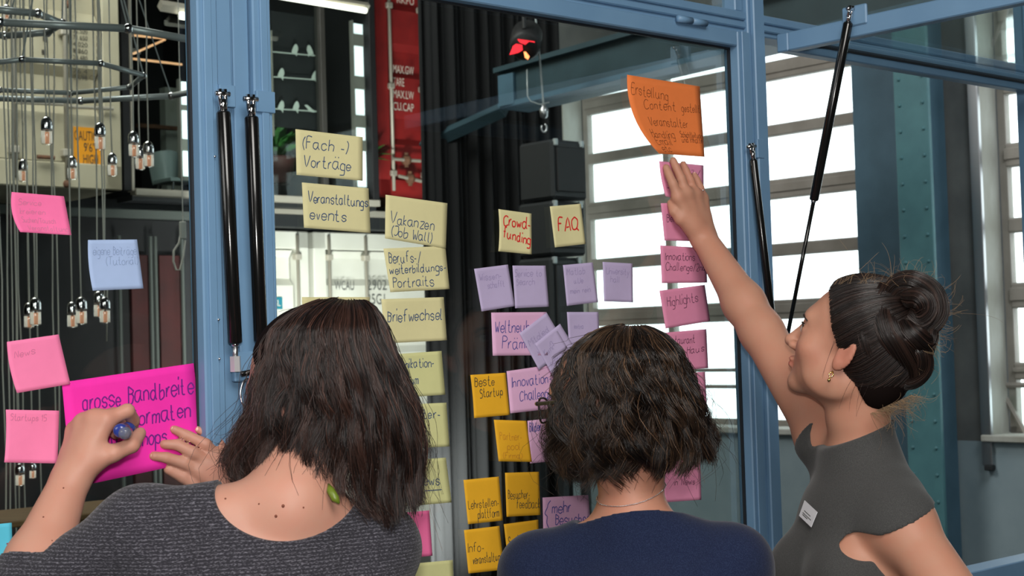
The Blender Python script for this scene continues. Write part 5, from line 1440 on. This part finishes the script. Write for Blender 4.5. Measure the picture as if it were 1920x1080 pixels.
# right hand flat on the sheet
q = lambda x, y, o: P(x, y, gd(x) - o)
rm = [q(374, 884, .030), q(390, 868, .034), q(405, 857, .034), q(419, 850, .030)]
rf_ = [[q(345, 868, .026), q(312, 858, .017), q(287, 855, .011)], [q(360, 848, .034), q(333, 834, .020), q(307, 833, .011)],
       [q(386, 833, .036), q(352, 817, .020), q(326, 805, .011)], [q(410, 832, .032), q(390, 815, .018), q(372, 806, .011)]]
rt = [q(412, 925, .034), q(372, 912, .026), q(343, 893, .018), q(316, 880, .011)]
hand_field(fd, wr_, rm, rf_, rt, .97)
ob1 = finish_skin('body', w1, fd, M['skin1'], T1, 1.0, [(f[-1], .010, .35) for f in lf + rf_] + [(lm[0], .016, .2), (lm[1], .016, .2)] + [(C1 + R1 @ np.array([-.05, .05, -.03]), .03, .3)])
eyes_brows(w1, T1)
for f in rf_: nail(w1, f[-1], f[-2], -NX + ZX * .2, .0052)
nail(w1, rt[-1], rt[-2], -NX, .006); nail(w1, lt[-1], lt[-2], R1[:, 0] * -.3 - NX + AX, .006)
# sweater
gf = Field(*bound([el, Rs, n1, pel - ZX * .1, wl], .10), .0036)
torso(gf, Ls, Rs, n0, n1, pel - ZX * .05, 1.0, .0065, neck=False)
for q_ in (-1, 1): gf.cone(pel + lat1 * q_ * .052 + ZX * .22, pel + lat1 * q_ * .075 - ZX * .02, .105, .126, .05)
arms1(gf, .008); gf.cone(el, lerp(el, wl, .36), .048, .051, .02); gf.cone(er, lerp(er, wr_, .5), .046, .044, .02)
gf.cone(lerp(Ls, n0, .03) + up1 * .034, lerp(Ls, n0, .12) + up1 * .040, .012, .010, .012)      # the little pucker at the shoulder seam
nc_ = P(537, 902, 1.96)
def cut1(X, Y, Z):
    d1 = (np.sqrt(((X - nc_[0]) / .098) ** 2 + ((Z - nc_[2]) / .078) ** 2 + ((Y - nc_[1]) / .30) ** 2) - 1) * .08
    ax = (wl - el) / np.linalg.norm(wl - el)
    e1 = lerp(el, wl, .30)
    tt = (X - e1[0]) * ax[0] + (Y - e1[1]) * ax[1] + (Z - e1[2]) * ax[2]
    rr = np.sqrt(np.maximum((X - e1[0]) ** 2 + (Y - e1[1]) ** 2 + (Z - e1[2]) ** 2 - tt * tt, 0))
    d2 = np.maximum(-tt, rr - .070)
    a2 = (wr_ - er) / np.linalg.norm(wr_ - er); e2 = lerp(er, wr_, .45)
    d3 = -((X - e2[0]) * a2[0] + (Y - e2[1]) * a2[1] + (Z - e2[2]) * a2[2])
    d3 = np.where(Y > 2.17, d3, 1)
    return np.minimum(np.minimum(d1, d2), d3)
gf.cut(cut1)
garment('sweater', w1, gf, M['knit'])
legs_and_shoes(w1, pel, lat1, fr1)
M['mole'] = mat('brown_mole', srgb(120, 66, 48), .6)
mv = np.array([v.co[:] for v in ob1.data.vertices]) + _roots[ob1.as_pointer()] if False else None
me_co = np.empty(len(ob1.data.vertices) * 3, np.float32); ob1.data.vertices.foreach_get('co', me_co)
SK = me_co.reshape(-1, 3) + np.array(w1.location)
def on_skin(px, py, SK):
    """first skin point under a direction of sight (used only to find where on the skin a mark sits)"""
    r = ray(px, py); r = r / np.linalg.norm(r)
    D = SK - CAM; t = D @ r; dist = np.linalg.norm(D - t[:, None] * r, axis=1)
    c = np.where(dist < .004)[0]
    return SK[c[np.argmin(t[c])]] if len(c) else None
for (mx_, my_, mr) in ((525, 949, .0022), (516, 969, .0020), (484, 941, .0012), (573, 953, .0012), (118, 911, .0012), (79, 965, .0012), (100, 1011, .0010), (420, 931, .0014)):
    c = on_skin(mx_, my_, SK)
    if c is not None: MB().ball(c, mr, 8, 6).build('mole', M['mole'], w1, True)
scalp_cap(w1, T1, R1, 1.0, M['cap'], .003)
tb1 = [(559, 640, 641), (562, 612, 668), (568, 588, 690), (578, 562, 704), (595, 534, 716), (620, 508, 728), (650, 494, 740), (690, 484, 756), (730, 476, 772), (770, 468, 784),
       (810, 446, 792), (850, 430, 798), (890, 430, 796), (930, 470, 788), (960, 600, 776), (990, 680, 748)]
def tip1(c, s):
    # back of the head: shorter over the nape, long on the right, wispy at the left
    x = c
    t = np.interp(x, [-1, -.8, -.55, -.35, -.1, .15, .4, .7, 1], [925, 918, 905, 892, 885, 925, 975, 990, 955])
    t = np.where(s > .2, np.minimum(t, 955), t); a = np.arctan2(s, c)
    return np.where((a > 2.1) & (a < 2.5), 690, t)
def skip1(c, s): return c > 9
env_hair('hair', w1, M['hair1'], tb1, 2.10, lambda p: np.interp(p, [559, 575, 620, 700, 800, 900, 990], [.004, .066, .108, .122, .114, .10, .085]), tip1, skip1, 9500, .0110, 190, 11, .0006, tone_hi=.10)
# lock of hair swinging out at the left and the green earring
g_ = np.random.default_rng(5)
S = []
for k in range(260):
    a = g_.normal(0, 1, 3) * .006; e = g_.normal(0, 1, 3) * .010; mdl = g_.normal(0, 1, 3) * .006
    p0, p1, p2, p3 = P(515, 700, 2.05) + a, P(492, 780, 2.06) + mdl, P(445, 840, 2.06) + mdl * 1.4, P(428 + g_.uniform(-12, 26), 835 + g_.uniform(0, 55), 2.07) + e
    t = np.linspace(0, 1, 16)[:, None]; S.append((1 - t) ** 3 * p0 + 3 * (1 - t) ** 2 * t * p1 + 3 * (1 - t) * t * t * p2 + t ** 3 * p3)
strands_mesh('hair_lock', np.array(S), .0005, .0002, M['hair1'], w1, g_.beta(1.5, 5, 260))
M['lime'] = mat('lime_green_enamel', srgb(104, 122, 36), .4)
er_ = MB(); er_.tube([P(616, 908, 1.995), P(620, 920, 1.98), P(629, 935, 1.975), P(636, 944, 1.975)], [.0015, .0055, .0055, .0015], 12)
tag(er_.build('earring', M['lime'], w1, True), 'lime green drop earring')
# marker in the writing hand
mk = thing('marker_pen', P(248, 798, 2.2), 'blue marker pen with clear end held in the writing hand', 'marker')
m0, m1 = P(224, 808, 2.070), P(254, 797, 2.19); md_ = (m1 - m0) / np.linalg.norm(m1 - m0)
M['blue_plastic'] = mat('blue_plastic', srgb(46, 62, 140), .22, coat=.5)
M['clear_p'] = mat('clear_plastic', (0.75, 0.78, 0.85, 1), .08); M['clear_p'].node_tree.nodes['Principled BSDF'].inputs['Transmission Weight'].default_value = .85
MB().lathe(m0, md_, [(0, .004), (.0015, .0085), (.005, .0098), (.03, .0098), (.031, .009)], 20).build('cap', M['blue_plastic'], mk, True)
MB().lathe(m0 + md_ * .031, md_, [(0, .0085), (.07, .0085), (.078, .006), (.088, .003), (.092, .001)], 18).build('barrel', M['blue_plastic'], mk, True)
MB().lathe(m0 - md_ * .004 + P(9, 6, 0) * 0 + (P(234, 813, 2.07) - m0) * .9, md_, [(0, .003), (.002, .0075), (.008, .009), (.02, .009)], 18).build('clear_end', M['clear_p'], mk, True)

# ================================================================ woman in navy with glasses
w2 = thing('person', (0.36, 2.42, 0), 'woman in navy top with wavy chin-length dark hair and glasses, back to viewer', 'person', 'women at the glass')
C2 = P(1142, 754, 2.45); R2 = rotm((-.86, .50, -.05))
Ls2 = P(1010, 1075, 2.44); Rs2 = P(1372, 1062, 2.38); n02 = P(1186, 985, 2.43); n12 = P(1182, 880, 2.44)
pel2 = np.array([.18, 2.42, .86]); pel2[0] = ((Ls2 + Rs2) / 2)[0]
el2l = Ls2 + np.array([-.05, .02, -.27]); wl2 = el2l + np.array([.03, .19, -.10]); el2r = Rs2 + np.array([.05, 0, -.27]); wr2 = el2r + np.array([-.06, .19, -.10])
fd = Field(*bound([Ls2, Rs2, C2 + ZX * .12, pel2, el2l, el2r, wl2, wr2, wl2 + np.array([.1, .1, -.14]), wr2 + np.array([-.1, .1, -.14])], .08), .0034)
R_, up2, fr2, lat2 = torso(fd, Ls2, Rs2, n02, n12, pel2, 1.0, front=np.array([0, 1, 0]))
fd.cone(n12, C2 + R2 @ np.array([0, -.025, -.05]), .052, .050, .02)
T2 = head_field(fd, C2, R2)
for S_, E_, W_ in ((Ls2, el2l, wl2), (Rs2, el2r, wr2)):
    fd.cone(S_, E_, .048, .040, .025); fd.cone(E_, W_, .039, .026, .02)
relaxed_hand(fd, wl2, wl2 - el2l + ZX * .02, np.array([.9, 0, -.5]), ZX + np.array([.1, .2, 0]), .8); relaxed_hand(fd, wr2, wr2 - el2r + ZX * .02, np.array([-.9, 0, -.5]), ZX, .8)
ob2 = finish_skin('body', w2, fd, M['skin2'], T2, 1.0)
eyes_brows(w2, T2)
gf = Field(*bound([Ls2, Rs2, n02, pel2 - ZX * .12, el2l, el2r, wl2, wr2], .10), .0045)
torso(gf, Ls2, Rs2, n02, n12, pel2 - ZX * .05, 1.0, .008, neck=False, front=np.array([0, 1, 0]))
for q_ in (-1, 1): gf.cone(pel2 + lat2 * q_ * .052 + ZX * .22, pel2 + lat2 * q_ * .08 - ZX * .02, .105, .126, .05)
gf.cone(n02 - up2 * .03, lerp(n02, n12, .7), .070, .064, .03)
for S_, E_, W_ in ((Ls2, el2l, wl2), (Rs2, el2r, wr2)):
    gf.cone(S_, E_, .057, .051, .025); gf.cone(E_, lerp(E_, W_, .9), .050, .036, .02)
nc2 = n02 + up2 * .094
def cut2(X, Y, Z):
    pc = P(1200, 957, 2.37)
    pl_ = (pc[2] - .40 * (Y - pc[1]) + .06 * (X - pc[0])) - Z
    ball = np.sqrt((X - nc2[0]) ** 2 + (Y - nc2[1]) ** 2 + (Z - nc2[2]) ** 2) - .125
    return np.maximum(pl_, ball)
gf.cut(cut2)
garment('top', w2, gf, M['navy'])
legs_and_shoes(w2, pel2, lat2, fr2)
scalp_cap(w2, T2, R2, 1.0, M['cap'], .003)
tb2 = [(609, 1180, 1181), (612, 1152, 1208), (618, 1128, 1228), (628, 1104, 1248), (642, 1084, 1264), (662, 1066, 1280), (690, 1052, 1292), (725, 1046, 1302), (760, 1044, 1312), (795, 1040, 1322),
       (825, 1042, 1326), (850, 1048, 1322), (875, 1060, 1306), (905, 1085, 1262)]
def tip2(c, s):
    t = np.interp(c, [-1, -.8, -.6, -.3, 0, .3, .6, .85, 1], [900, 912, 918, 898, 882, 884, 892, 886, 868])
    a = np.arctan2(s, c); return np.where((a > 2.2) & (a < 2.9), 712, t)
def skip2(c, s): return c > 9
env_hair('hair', w2, M['hair2'], tb2, 2.45, lambda p: np.interp(p, [609, 622, 660, 740, 820, 905], [.004, .066, .112, .128, .118, .085]), tip2, skip2, 7500, .0200, 170, 21, .00062, tone_hi=.07, tone_f=.25, flick=.012, wl=(2.6, 3.8))
# glasses
M['specs'] = mat('dark_brown_acetate', srgb(44, 30, 30), .25, coat=.4)
gls = []
M['lens'] = glass_mat('spectacle_lens', (.97, .97, .95, 1), .05)
def rim(q):
    pts = []
    for k in range(29):
        a = 2 * math.pi * k / 28
        x = .034 + .026 * math.copysign(abs(math.cos(a)) ** .75, math.cos(a)); z = -.006 + .0205 * math.copysign(abs(math.sin(a)) ** .8, math.sin(a))
        pts.append(T2(q * x, .108 - .010 * ((x - .01) / .05) ** 2, z))
    return pts
gg = MB()
for q_ in (-1, 1): gg.tube(rim(q_), .0018, 8, False)
gg.tube([T2(-.010, .108, .002), T2(0, .111, .004), T2(.010, .108, .002)], .002, 8)
gr = gg.build('glasses', M['specs'], w2, True); tag(gr, 'dark framed glasses')
for q_ in (-1, 1):
    pts = rim(q_)[:-1]; c = sum(pts) / len(pts)
    MB().add([c] + pts, [(0, k + 1, (k + 1) % len(pts) + 1) for k in range(len(pts))]).build('lens', M['lens'], gr)
    b = MB(); p0, p1, p2, p3 = T2(q_ * .062, .100, .006), T2(q_ * .072, .092, .006), T2(q_ * .080, .0, .010), T2(q_ * .079, -.022, -.012)
    b.tube([p0, p1], [.004, .0036], 8); b.tube([p1, p2, p3], [.0034, .0028, .002], 8)
    b.build('temple', M['specs'], gr, True)
# necklace round the nape
nk = []
me_co = np.empty(len(ob2.data.vertices) * 3, np.float32); ob2.data.vertices.foreach_get('co', me_co)
SK2 = me_co.reshape(-1, 3) + np.array(w2.location)
for k in range(64):
    a = 2 * math.pi * k / 63
    c = n02 + up2 * .052 + np.array([math.cos(a) * .064, math.sin(a) * .062, -.012 * math.sin(a) * -1 + .010 * math.cos(a)])
    ac_ = n02 + up2 * .052; D_ = SK2 - c; D_[:, 2] *= 3
    hz_ = SK2 - ac_; an_ = np.arctan2(hz_[:, 1], hz_[:, 0]); m_ = (np.abs(SK2[:, 2] - c[2]) < .004) & (np.abs(np.angle(np.exp(1j * (an_ - a)))) < .12) & (np.hypot(hz_[:, 0], hz_[:, 1]) < .12)
    if m_.any():
        rr_ = np.hypot(hz_[m_, 0], hz_[m_, 1]).mean() + .0016
        c = np.array([ac_[0] + rr_ * math.cos(a), ac_[1] + rr_ * math.sin(a), c[2]])
    nk.append(c)
mbn = MB()
for k in range(0, 63):
    mbn.ball(nk[k], .0013, 6, 4); mbn.tube([nk[k], nk[k + 1]], .0006, 5)
tag(mbn.build('necklace', M['silver'], w2, True), 'fine silver chain')

# ================================================================ woman in the grey dress, reaching up
w3 = thing('person', (0.60, 2.62, 0), 'woman in sleeveless grey dress with hair bun and name tag reaching up to the notes', 'person', 'women at the glass')
C3 = P(1602, 647, 2.60); R3 = rotm((-.79, .45, .37))
Ls3 = P(1690, 985, 2.50); Rs3 = P(1552, 822, 2.74); n03 = P(1618, 862, 2.63); n13 = P(1608, 775, 2.62)
pel3 = P(1600, 1330, 2.62)
er3 = P(1428, 622, 2.90); wr3 = P(1320, 448, gd(1320) - .055)
el3 = P(1832, 1180, 2.36); wl3 = P(1700, 1330, 2.46)
fd = Field(*bound([Ls3, Rs3, C3 + ZX * .13, pel3, er3, wr3, P(1250, 300, 3.02), el3, wl3], .08), .0034)
def tor3(f_, g=0, neck=True): return torso(f_, Ls3, Rs3, n03, n13, pel3, 1.0, g, neck=neck, front=np.array([-1, -.4, 0]))
R_, up3, fr3, lat3 = tor3(fd)
fd.cone(n13, C3 + R3 @ np.array([0, -.03, -.04]), .052, .050, .02)
T3 = head_field(fd, C3, R3)
fd.cone(Rs3, er3, .050, .0405, .03); fd.cone(er3, lerp(er3, wr3, .3), .0400, .0400, .02); fd.cone(lerp(er3, wr3, .3), wr3, .0395, .0255, .02)
fd.cone(Ls3, el3, .050, .042, .025); fd.cone(el3, wl3, .040, .027, .02)
q = lambda x, y, o: P(x, y, gd(x) - o)
m3 = [q(1271, 370, .034), q(1286, 363, .038), q(1302, 364, .038), q(1316, 372, .034)]
f3 = [[q(1262, 345, .028), q(1254, 327, .018), q(1249, 314, .010)], [q(1277, 335, .030), q(1268, 315, .018), q(1262, 301, .010)],
      [q(1294, 339, .030), q(1286, 321, .018), q(1281, 308, .010)], [q(1313, 352, .028), q(1307, 338, .018), q(1302, 328, .010)]]
t3 = [q(1300, 425, .045), q(1276, 411, .034), q(1264, 396, .022), q(1258, 381, .012)]
hand_field(fd, wr3, m3, f3, t3, 1.0)
relaxed_hand(fd, wl3, P(1600, 1350, 2.5) - wl3, fr3 * -1, ZX, .7)
ob3 = finish_skin('body', w3, fd, M['skin3'], T3, 1.0, [(T3(-.078, -.012, -.010), .03, .3)])
eyes_brows(w3, T3)
for f in f3: nail(w3, f[-1], f[-2], -NX, .0052)
gf = Field(*bound([Ls3, Rs3, n03, pel3 - ZX * .55], .22), .0040)
tor3(gf, .007, False)
gf.cone(n03 - up3 * .03, lerp(n03, n13, .8), .064, .060, .03)
gf.ell(Ls3 - up3 * .012 - lat3 * -.0, (.060, .060, .052), None, .02)
gx3 = np.array([lat3[0], lat3[1], 0]); gx3 /= np.linalg.norm(gx3)
gf.cone(pel3 - ZX * .02 + gx3 * .05, pel3 - ZX * .52 + gx3 * .06, .115, .115, .05); gf.cone(pel3 - ZX * .02 - gx3 * .05, pel3 - ZX * .52 - gx3 * .06, .115, .115, .05)
nc3 = lerp(n03, n13, .55)
axL = (el3 - Ls3) / np.linalg.norm(el3 - Ls3); axR = (er3 - Rs3) / np.linalg.norm(er3 - Rs3)
cL = Ls3 + axL * .037; cR = Rs3 + axR * .012
hole = Ls3 - up3 * .082 + axL * .01 - lat3 * -.012 + np.array([0, -.05, 0])
def cut3(X, Y, Z):
    d1 = (np.sqrt(((X - nc3[0]) / .085) ** 2 + ((Z - nc3[2]) / .052) ** 2 + ((Y - nc3[1]) / .085) ** 2) - 1) * .06
    pc = P(1603, 826, 2.56)
    pl_ = -((X - pc[0]) * -.365 + (Z - pc[2]) * .93)
    d1 = np.maximum(pl_, np.sqrt((X - nc3[0]) ** 2 + (Y - nc3[1]) ** 2 + (Z - nc3[2]) ** 2) - .100)
    pa = P(1665, 986, 2.5)
    def side_left(c, ax, r):
        t = (X - c[0]) * ax[0] + (Y - c[1]) * ax[1] + (Z - c[2]) * ax[2]
        rr = np.sqrt(np.maximum((X - c[0]) ** 2 + (Y - c[1]) ** 2 + (Z - c[2]) ** 2 - t * t, 0))
        half = (X - pa[0]) * .41 - (Z - pa[2]) * .91 + 0 * Y
        return np.maximum(np.maximum(-half, rr - r), -t - .05)
    def side(c, ax, r):
        t = (X - c[0]) * ax[0] + (Y - c[1]) * ax[1] + (Z - c[2]) * ax[2]
        rr = np.sqrt(np.maximum((X - c[0]) ** 2 + (Y - c[1]) ** 2 + (Z - c[2]) ** 2 - t * t, 0))
        return np.maximum(-t, rr - r)
    h = P(1626, 1024, 2.5)
    d4 = (np.sqrt(((X - h[0]) / .044) ** 2 + ((Z - h[2]) / .024) ** 2 + ((Y - h[1]) / .10) ** 2) - 1) * .04
    return np.minimum(np.minimum(d1, d4), np.minimum(side_left(Ls3, axL, .072), side(cR, axR, .075)))
gf.cut(cut3)
garment('dress', w3, gf, M['grey_dress'], 8)
legs_and_shoes(w3, pel3 + ZX * .0, lat3, fr3, 'legs', M['skin3'], -.006)
# name tag
def on_mesh(ob, root, px, py):
    co = np.empty(len(ob.data.vertices) * 3, np.float32); ob.data.vertices.foreach_get('co', co)
    return on_skin(px, py, co.reshape(-1, 3) + np.array(root.location))
dr = [o for o in w3.children if o.name.startswith('dress')] if False else None
for o in COL.objects:
    if o.name.startswith('dress'): dr = o
pts = [on_mesh(dr, w3, *xy) for xy in ((1512, 940), (1537, 960), (1524, 990), (1502, 966))]
M['tag'] = mat('white_name_tag', srgb(226, 226, 232), .4)
if all(p is not None for p in pts):
    c = sum(pts) / 4; nr = np.cross(pts[1] - pts[0], pts[3] - pts[0]); nr /= np.linalg.norm(nr)
    if nr @ (CAM - c) < 0: nr = -nr
    w_ = ((pts[1] - pts[0]) + (pts[2] - pts[3])) / 2; h_ = ((pts[3] - pts[0]) + (pts[2] - pts[1])) / 2
    f_ = [c + w_ * a + h_ * b + nr * .006 for a, b in ((-.55, -.5), (.5, -.5), (.5, .5), (-.5, .5))]
    tg = MB().hexa(f_ + [p + nr * .0012 for p in f_]).build('name_tag', M['tag'], w3)
    tag(tg, 'small white name tag')
    lb = MB()
    for b, a0, a1 in ((-.02, -.3, .22), (.14, -.34, .34), (.24, -.3, .1)):
        s_ = [c + w_ * a0 + h_ * b, c + w_ * a1 + h_ * b, c + w_ * a1 + h_ * (b + .05), c + w_ * a0 + h_ * (b + .05)]
        lb.add([p + nr * .0075 for p in s_], [(0, 1, 2, 3)])
    lb.build('printed_line', M['ink_grey'], tg)
# earring
MB().tube([T3(-.086, -.004, -.044), T3(-.088, .000, -.050), T3(-.089, -.004, -.056), T3(-.088, -.008, -.050), T3(-.086, -.004, -.044)], .0013, 8).build('earring', M['gold'], w3, True)
MB().ball(T3(-.089, -.004, -.060), .0030, 10, 8).build('earring', M['gold'], w3, True)
MB().ball(q(1318, 357, .050), .0022, 8, 6).build('ring', M['silver'], w3, True)
# hair swept up
cap3 = scalp_cap(w3, T3, R3, 1.0, M['cap'], .0075, low=True)
g_ = np.random.default_rng(31)
N = 7000
dv = g_.normal(size=(N * 4, 3)); dv /= np.linalg.norm(dv, axis=1, keepdims=True)
yy, zz = dv[:, 1], dv[:, 2]
keep = (yy < .43 + .55 * zz) & (zz > -.86)
dv = dv[keep][:N]
z_e = g_.uniform(-.8, .92, 2600); lim_e = .44 + .55 * z_e - g_.uniform(0, .10, 2600)
ok_ = lim_e ** 2 + z_e ** 2 < 1; z_e = z_e[ok_]; lim_e = lim_e[ok_]
ed_ = np.stack([np.sqrt(1 - z_e ** 2 - lim_e ** 2) * g_.choice([-1, 1], len(z_e)), lim_e, z_e], 1)
dv = np.concatenate([dv, ed_]); N = len(dv)
bd = np.array([0.0, -.62, .78]); bd /= np.linalg.norm(bd)
K = 16; S = np.zeros((N, K, 3))
om = np.arccos(np.clip(dv @ bd, -1, .9999))
L_ = g_.uniform(.75, 1.0, N)
for k in range(K):
    t = k / (K - 1) * L_
    d = (np.sin((1 - t) * om)[:, None] * dv + np.sin(t * om)[:, None] * bd) / np.sin(om)[:, None]
    rr = np.array([.0855, .1085, .0915]) 
    rz = np.where((d[:, 2] < 0), 1 + .42 * np.clip(-d[:, 1] * 1.4 + .35, 0, 1) * np.clip(-d[:, 2] * 2, 0, 1), 1)
    rb = 1 + .06 * np.clip(-d[:, 1], 0, 1) * np.clip(.4 - d[:, 2], 0, 1)
    d = d * np.stack([np.ones(N), rb, rz], 1)
    S[:, k] = d * rr * (1 + .018 * np.sin(t * 3.1)[:, None]) + np.array([0, -.016, .035])
lump = 1 + .012 * np.sin(7 * np.arctan2(dv[:, 0], dv[:, 2]) + 2 * dv[:, 1])
S = (S - np.array([0, -.016, .035])) * lump[:, None, None] * (1 + g_.normal(0, .006, N))[:, None, None] + np.array([0, -.016, .035])
tone = np.clip(g_.beta(1.1, 8, N) + .25 * (np.sin(23 * np.arctan2(dv[:, 0], dv[:, 2] + .3)) > .8) * g_.uniform(0, 1, N), 0, 1)
W_ = C3 + S @ R3.T
strands_mesh('hair', W_, .0007, .0005, M['hair3'], w3, tone)
# coils of the bun
def rope(ctrl, rad, n, tw, seed, dd=0):
    gg = np.random.default_rng(seed)
    c = np.array(smooth_line([tuple(P(x, y, d)) for x, y, d in ctrl], 6)); m_ = len(c)
    T = np.gradient(c, axis=0); T /= np.linalg.norm(T, axis=1, keepdims=True)
    u = np.cross(T, np.array([.3, 1, .2])); u /= np.linalg.norm(u, axis=1, keepdims=True); w = np.cross(T, u)
    prof = rad * (.55 + .45 * np.sin(np.linspace(.25, math.pi - .25, m_)) ** .6)
    th = gg.uniform(0, 6.283, n); rh = np.sqrt(gg.uniform(.35, 1, n))
    an = th[:, None] + np.linspace(0, tw, m_)[None]
    S = c[None] + (u[None] * np.cos(an)[..., None] + w[None] * np.sin(an)[..., None]) * (prof[None] * rh[:, None])[..., None]
    S += gg.normal(0, .0006, (n, 1, 3))
    tone = np.clip(gg.beta(1.3, 6, n) + .3 * (np.sin(th * 5) > .7), 0, 1)
    core = MB().tube(list(c), list(prof * .93), 14).build('bun_core', M['hair3'], w3, True)
    color_attr(core, 'tone', np.zeros(len(core.data.vertices)))
    strands_mesh('bun_coil', S, .0007, .0005, M['hair3'], w3, tone)
D = 2.535
rope([(1668, 560, D), (1684, 535, D - .01), (1712, 530, D - .02), (1744, 548, D - .02), (1756, 580, D - .02), (1742, 606, D - .02), (1716, 610, D - .02), (1700, 594, D - .03)], .021, 900, 2.0, 41)
rope([(1700, 560, D - .03), (1722, 558, D - .05), (1738, 575, D - .05), (1728, 596, D - .04), (1706, 590, D - .03)], .018, 500, 2.4, 42)
rope([(1656, 540, D + .01), (1650, 580, D - .01), (1664, 620, D - .03), (1688, 650, D - .03), (1712, 680, D - .01), (1722, 700, D)], .024, 900, 1.6, 43)
rope([(1690, 610, D - .03), (1712, 630, D - .045), (1736, 640, D - .03), (1742, 610, D - .02)], .019, 600, 1.8, 44)
rope([(1700, 640, D - .02), (1724, 660, D - .03), (1728, 690, D - .01), (1705, 712, D + .01), (1680, 700, D + .02)], .018, 500, 1.5, 45)
rope([(1630, 552, D + .02), (1616, 590, D - .005), (1624, 640, D - .015), (1652, 690, D - .005), (1690, 730, D + .03)], .017, 600, 1.2, 46)
# flyaway hairs over the bun, crown and nape
S = []
for k in range(460):
    z_ = g_.uniform()
    if z_ < .55: a = g_.uniform(-2.2, 1.5); b = np.array([1705 + 56 * math.cos(a), 600 + 78 * math.sin(a)]); o = np.array([math.cos(a), math.sin(a) * .8])
    elif z_ < .61: x = g_.uniform(1560, 1690); b = np.array([x, 524 + .0006 * (x - 1620) ** 2]); o = np.array([.5, -.8])
    else: x = g_.uniform(1640, 1722); b = np.array([x, 780 - (x - 1640) * .45]); o = np.array([.8, .5])
    L_ = g_.gamma(2.0, 11) ; side_ = np.array([-o[1], o[0]]) * g_.normal(0, .7)
    p = [b - o * 10, b + o * L_ * .3 + side_ * L_ * .4, b + o * L_ * .8 + side_ * L_ * .5 + g_.normal(0, 6, 2), b + o * L_ * .9 + side_ * L_ + g_.normal(0, 9, 2)]
    dd = D + g_.normal(0, .02)
    p = [P(v[0], v[1], dd) for v in p]
    t = np.linspace(0, 1, 14)[:, None]; S.append((1 - t) ** 3 * p[0] + 3 * (1 - t) ** 2 * t * p[1] + 3 * (1 - t) * t * t * p[2] + t ** 3 * p[3])
strands_mesh('flyaway_hair', np.array(S), .00028, .00015, hair_mat('flyaway_hair', (120, 96, 72), (170, 140, 104), .5), w3, g_.uniform(0, 1, len(S)))
# fine hairs in front of the ear and down the neck
S = []
for k in range(6):
    x = g_.normal(0, 1)
    a = T3(-.078, .014 + .004 * x, .004) if k < 2 else T3(-.070 + g_.normal(0, .004), -.045 + .012 * x, -.045)
    e = a + R3[:, 2] * -(.035 + g_.uniform(0, .035)) + g_.normal(0, .006, 3)
    mdd = (a + e) / 2 + g_.normal(0, .004, 3) - R3[:, 0] * .004
    t = np.linspace(0, 1, 12)[:, None]; S.append((1 - t) ** 2 * a + 2 * (1 - t) * t * mdd + t * t * e)
strands_mesh('temple_wisps', np.array(S), .00026, .0001, M['hair3'], w3, g_.beta(2, 3, len(S)))
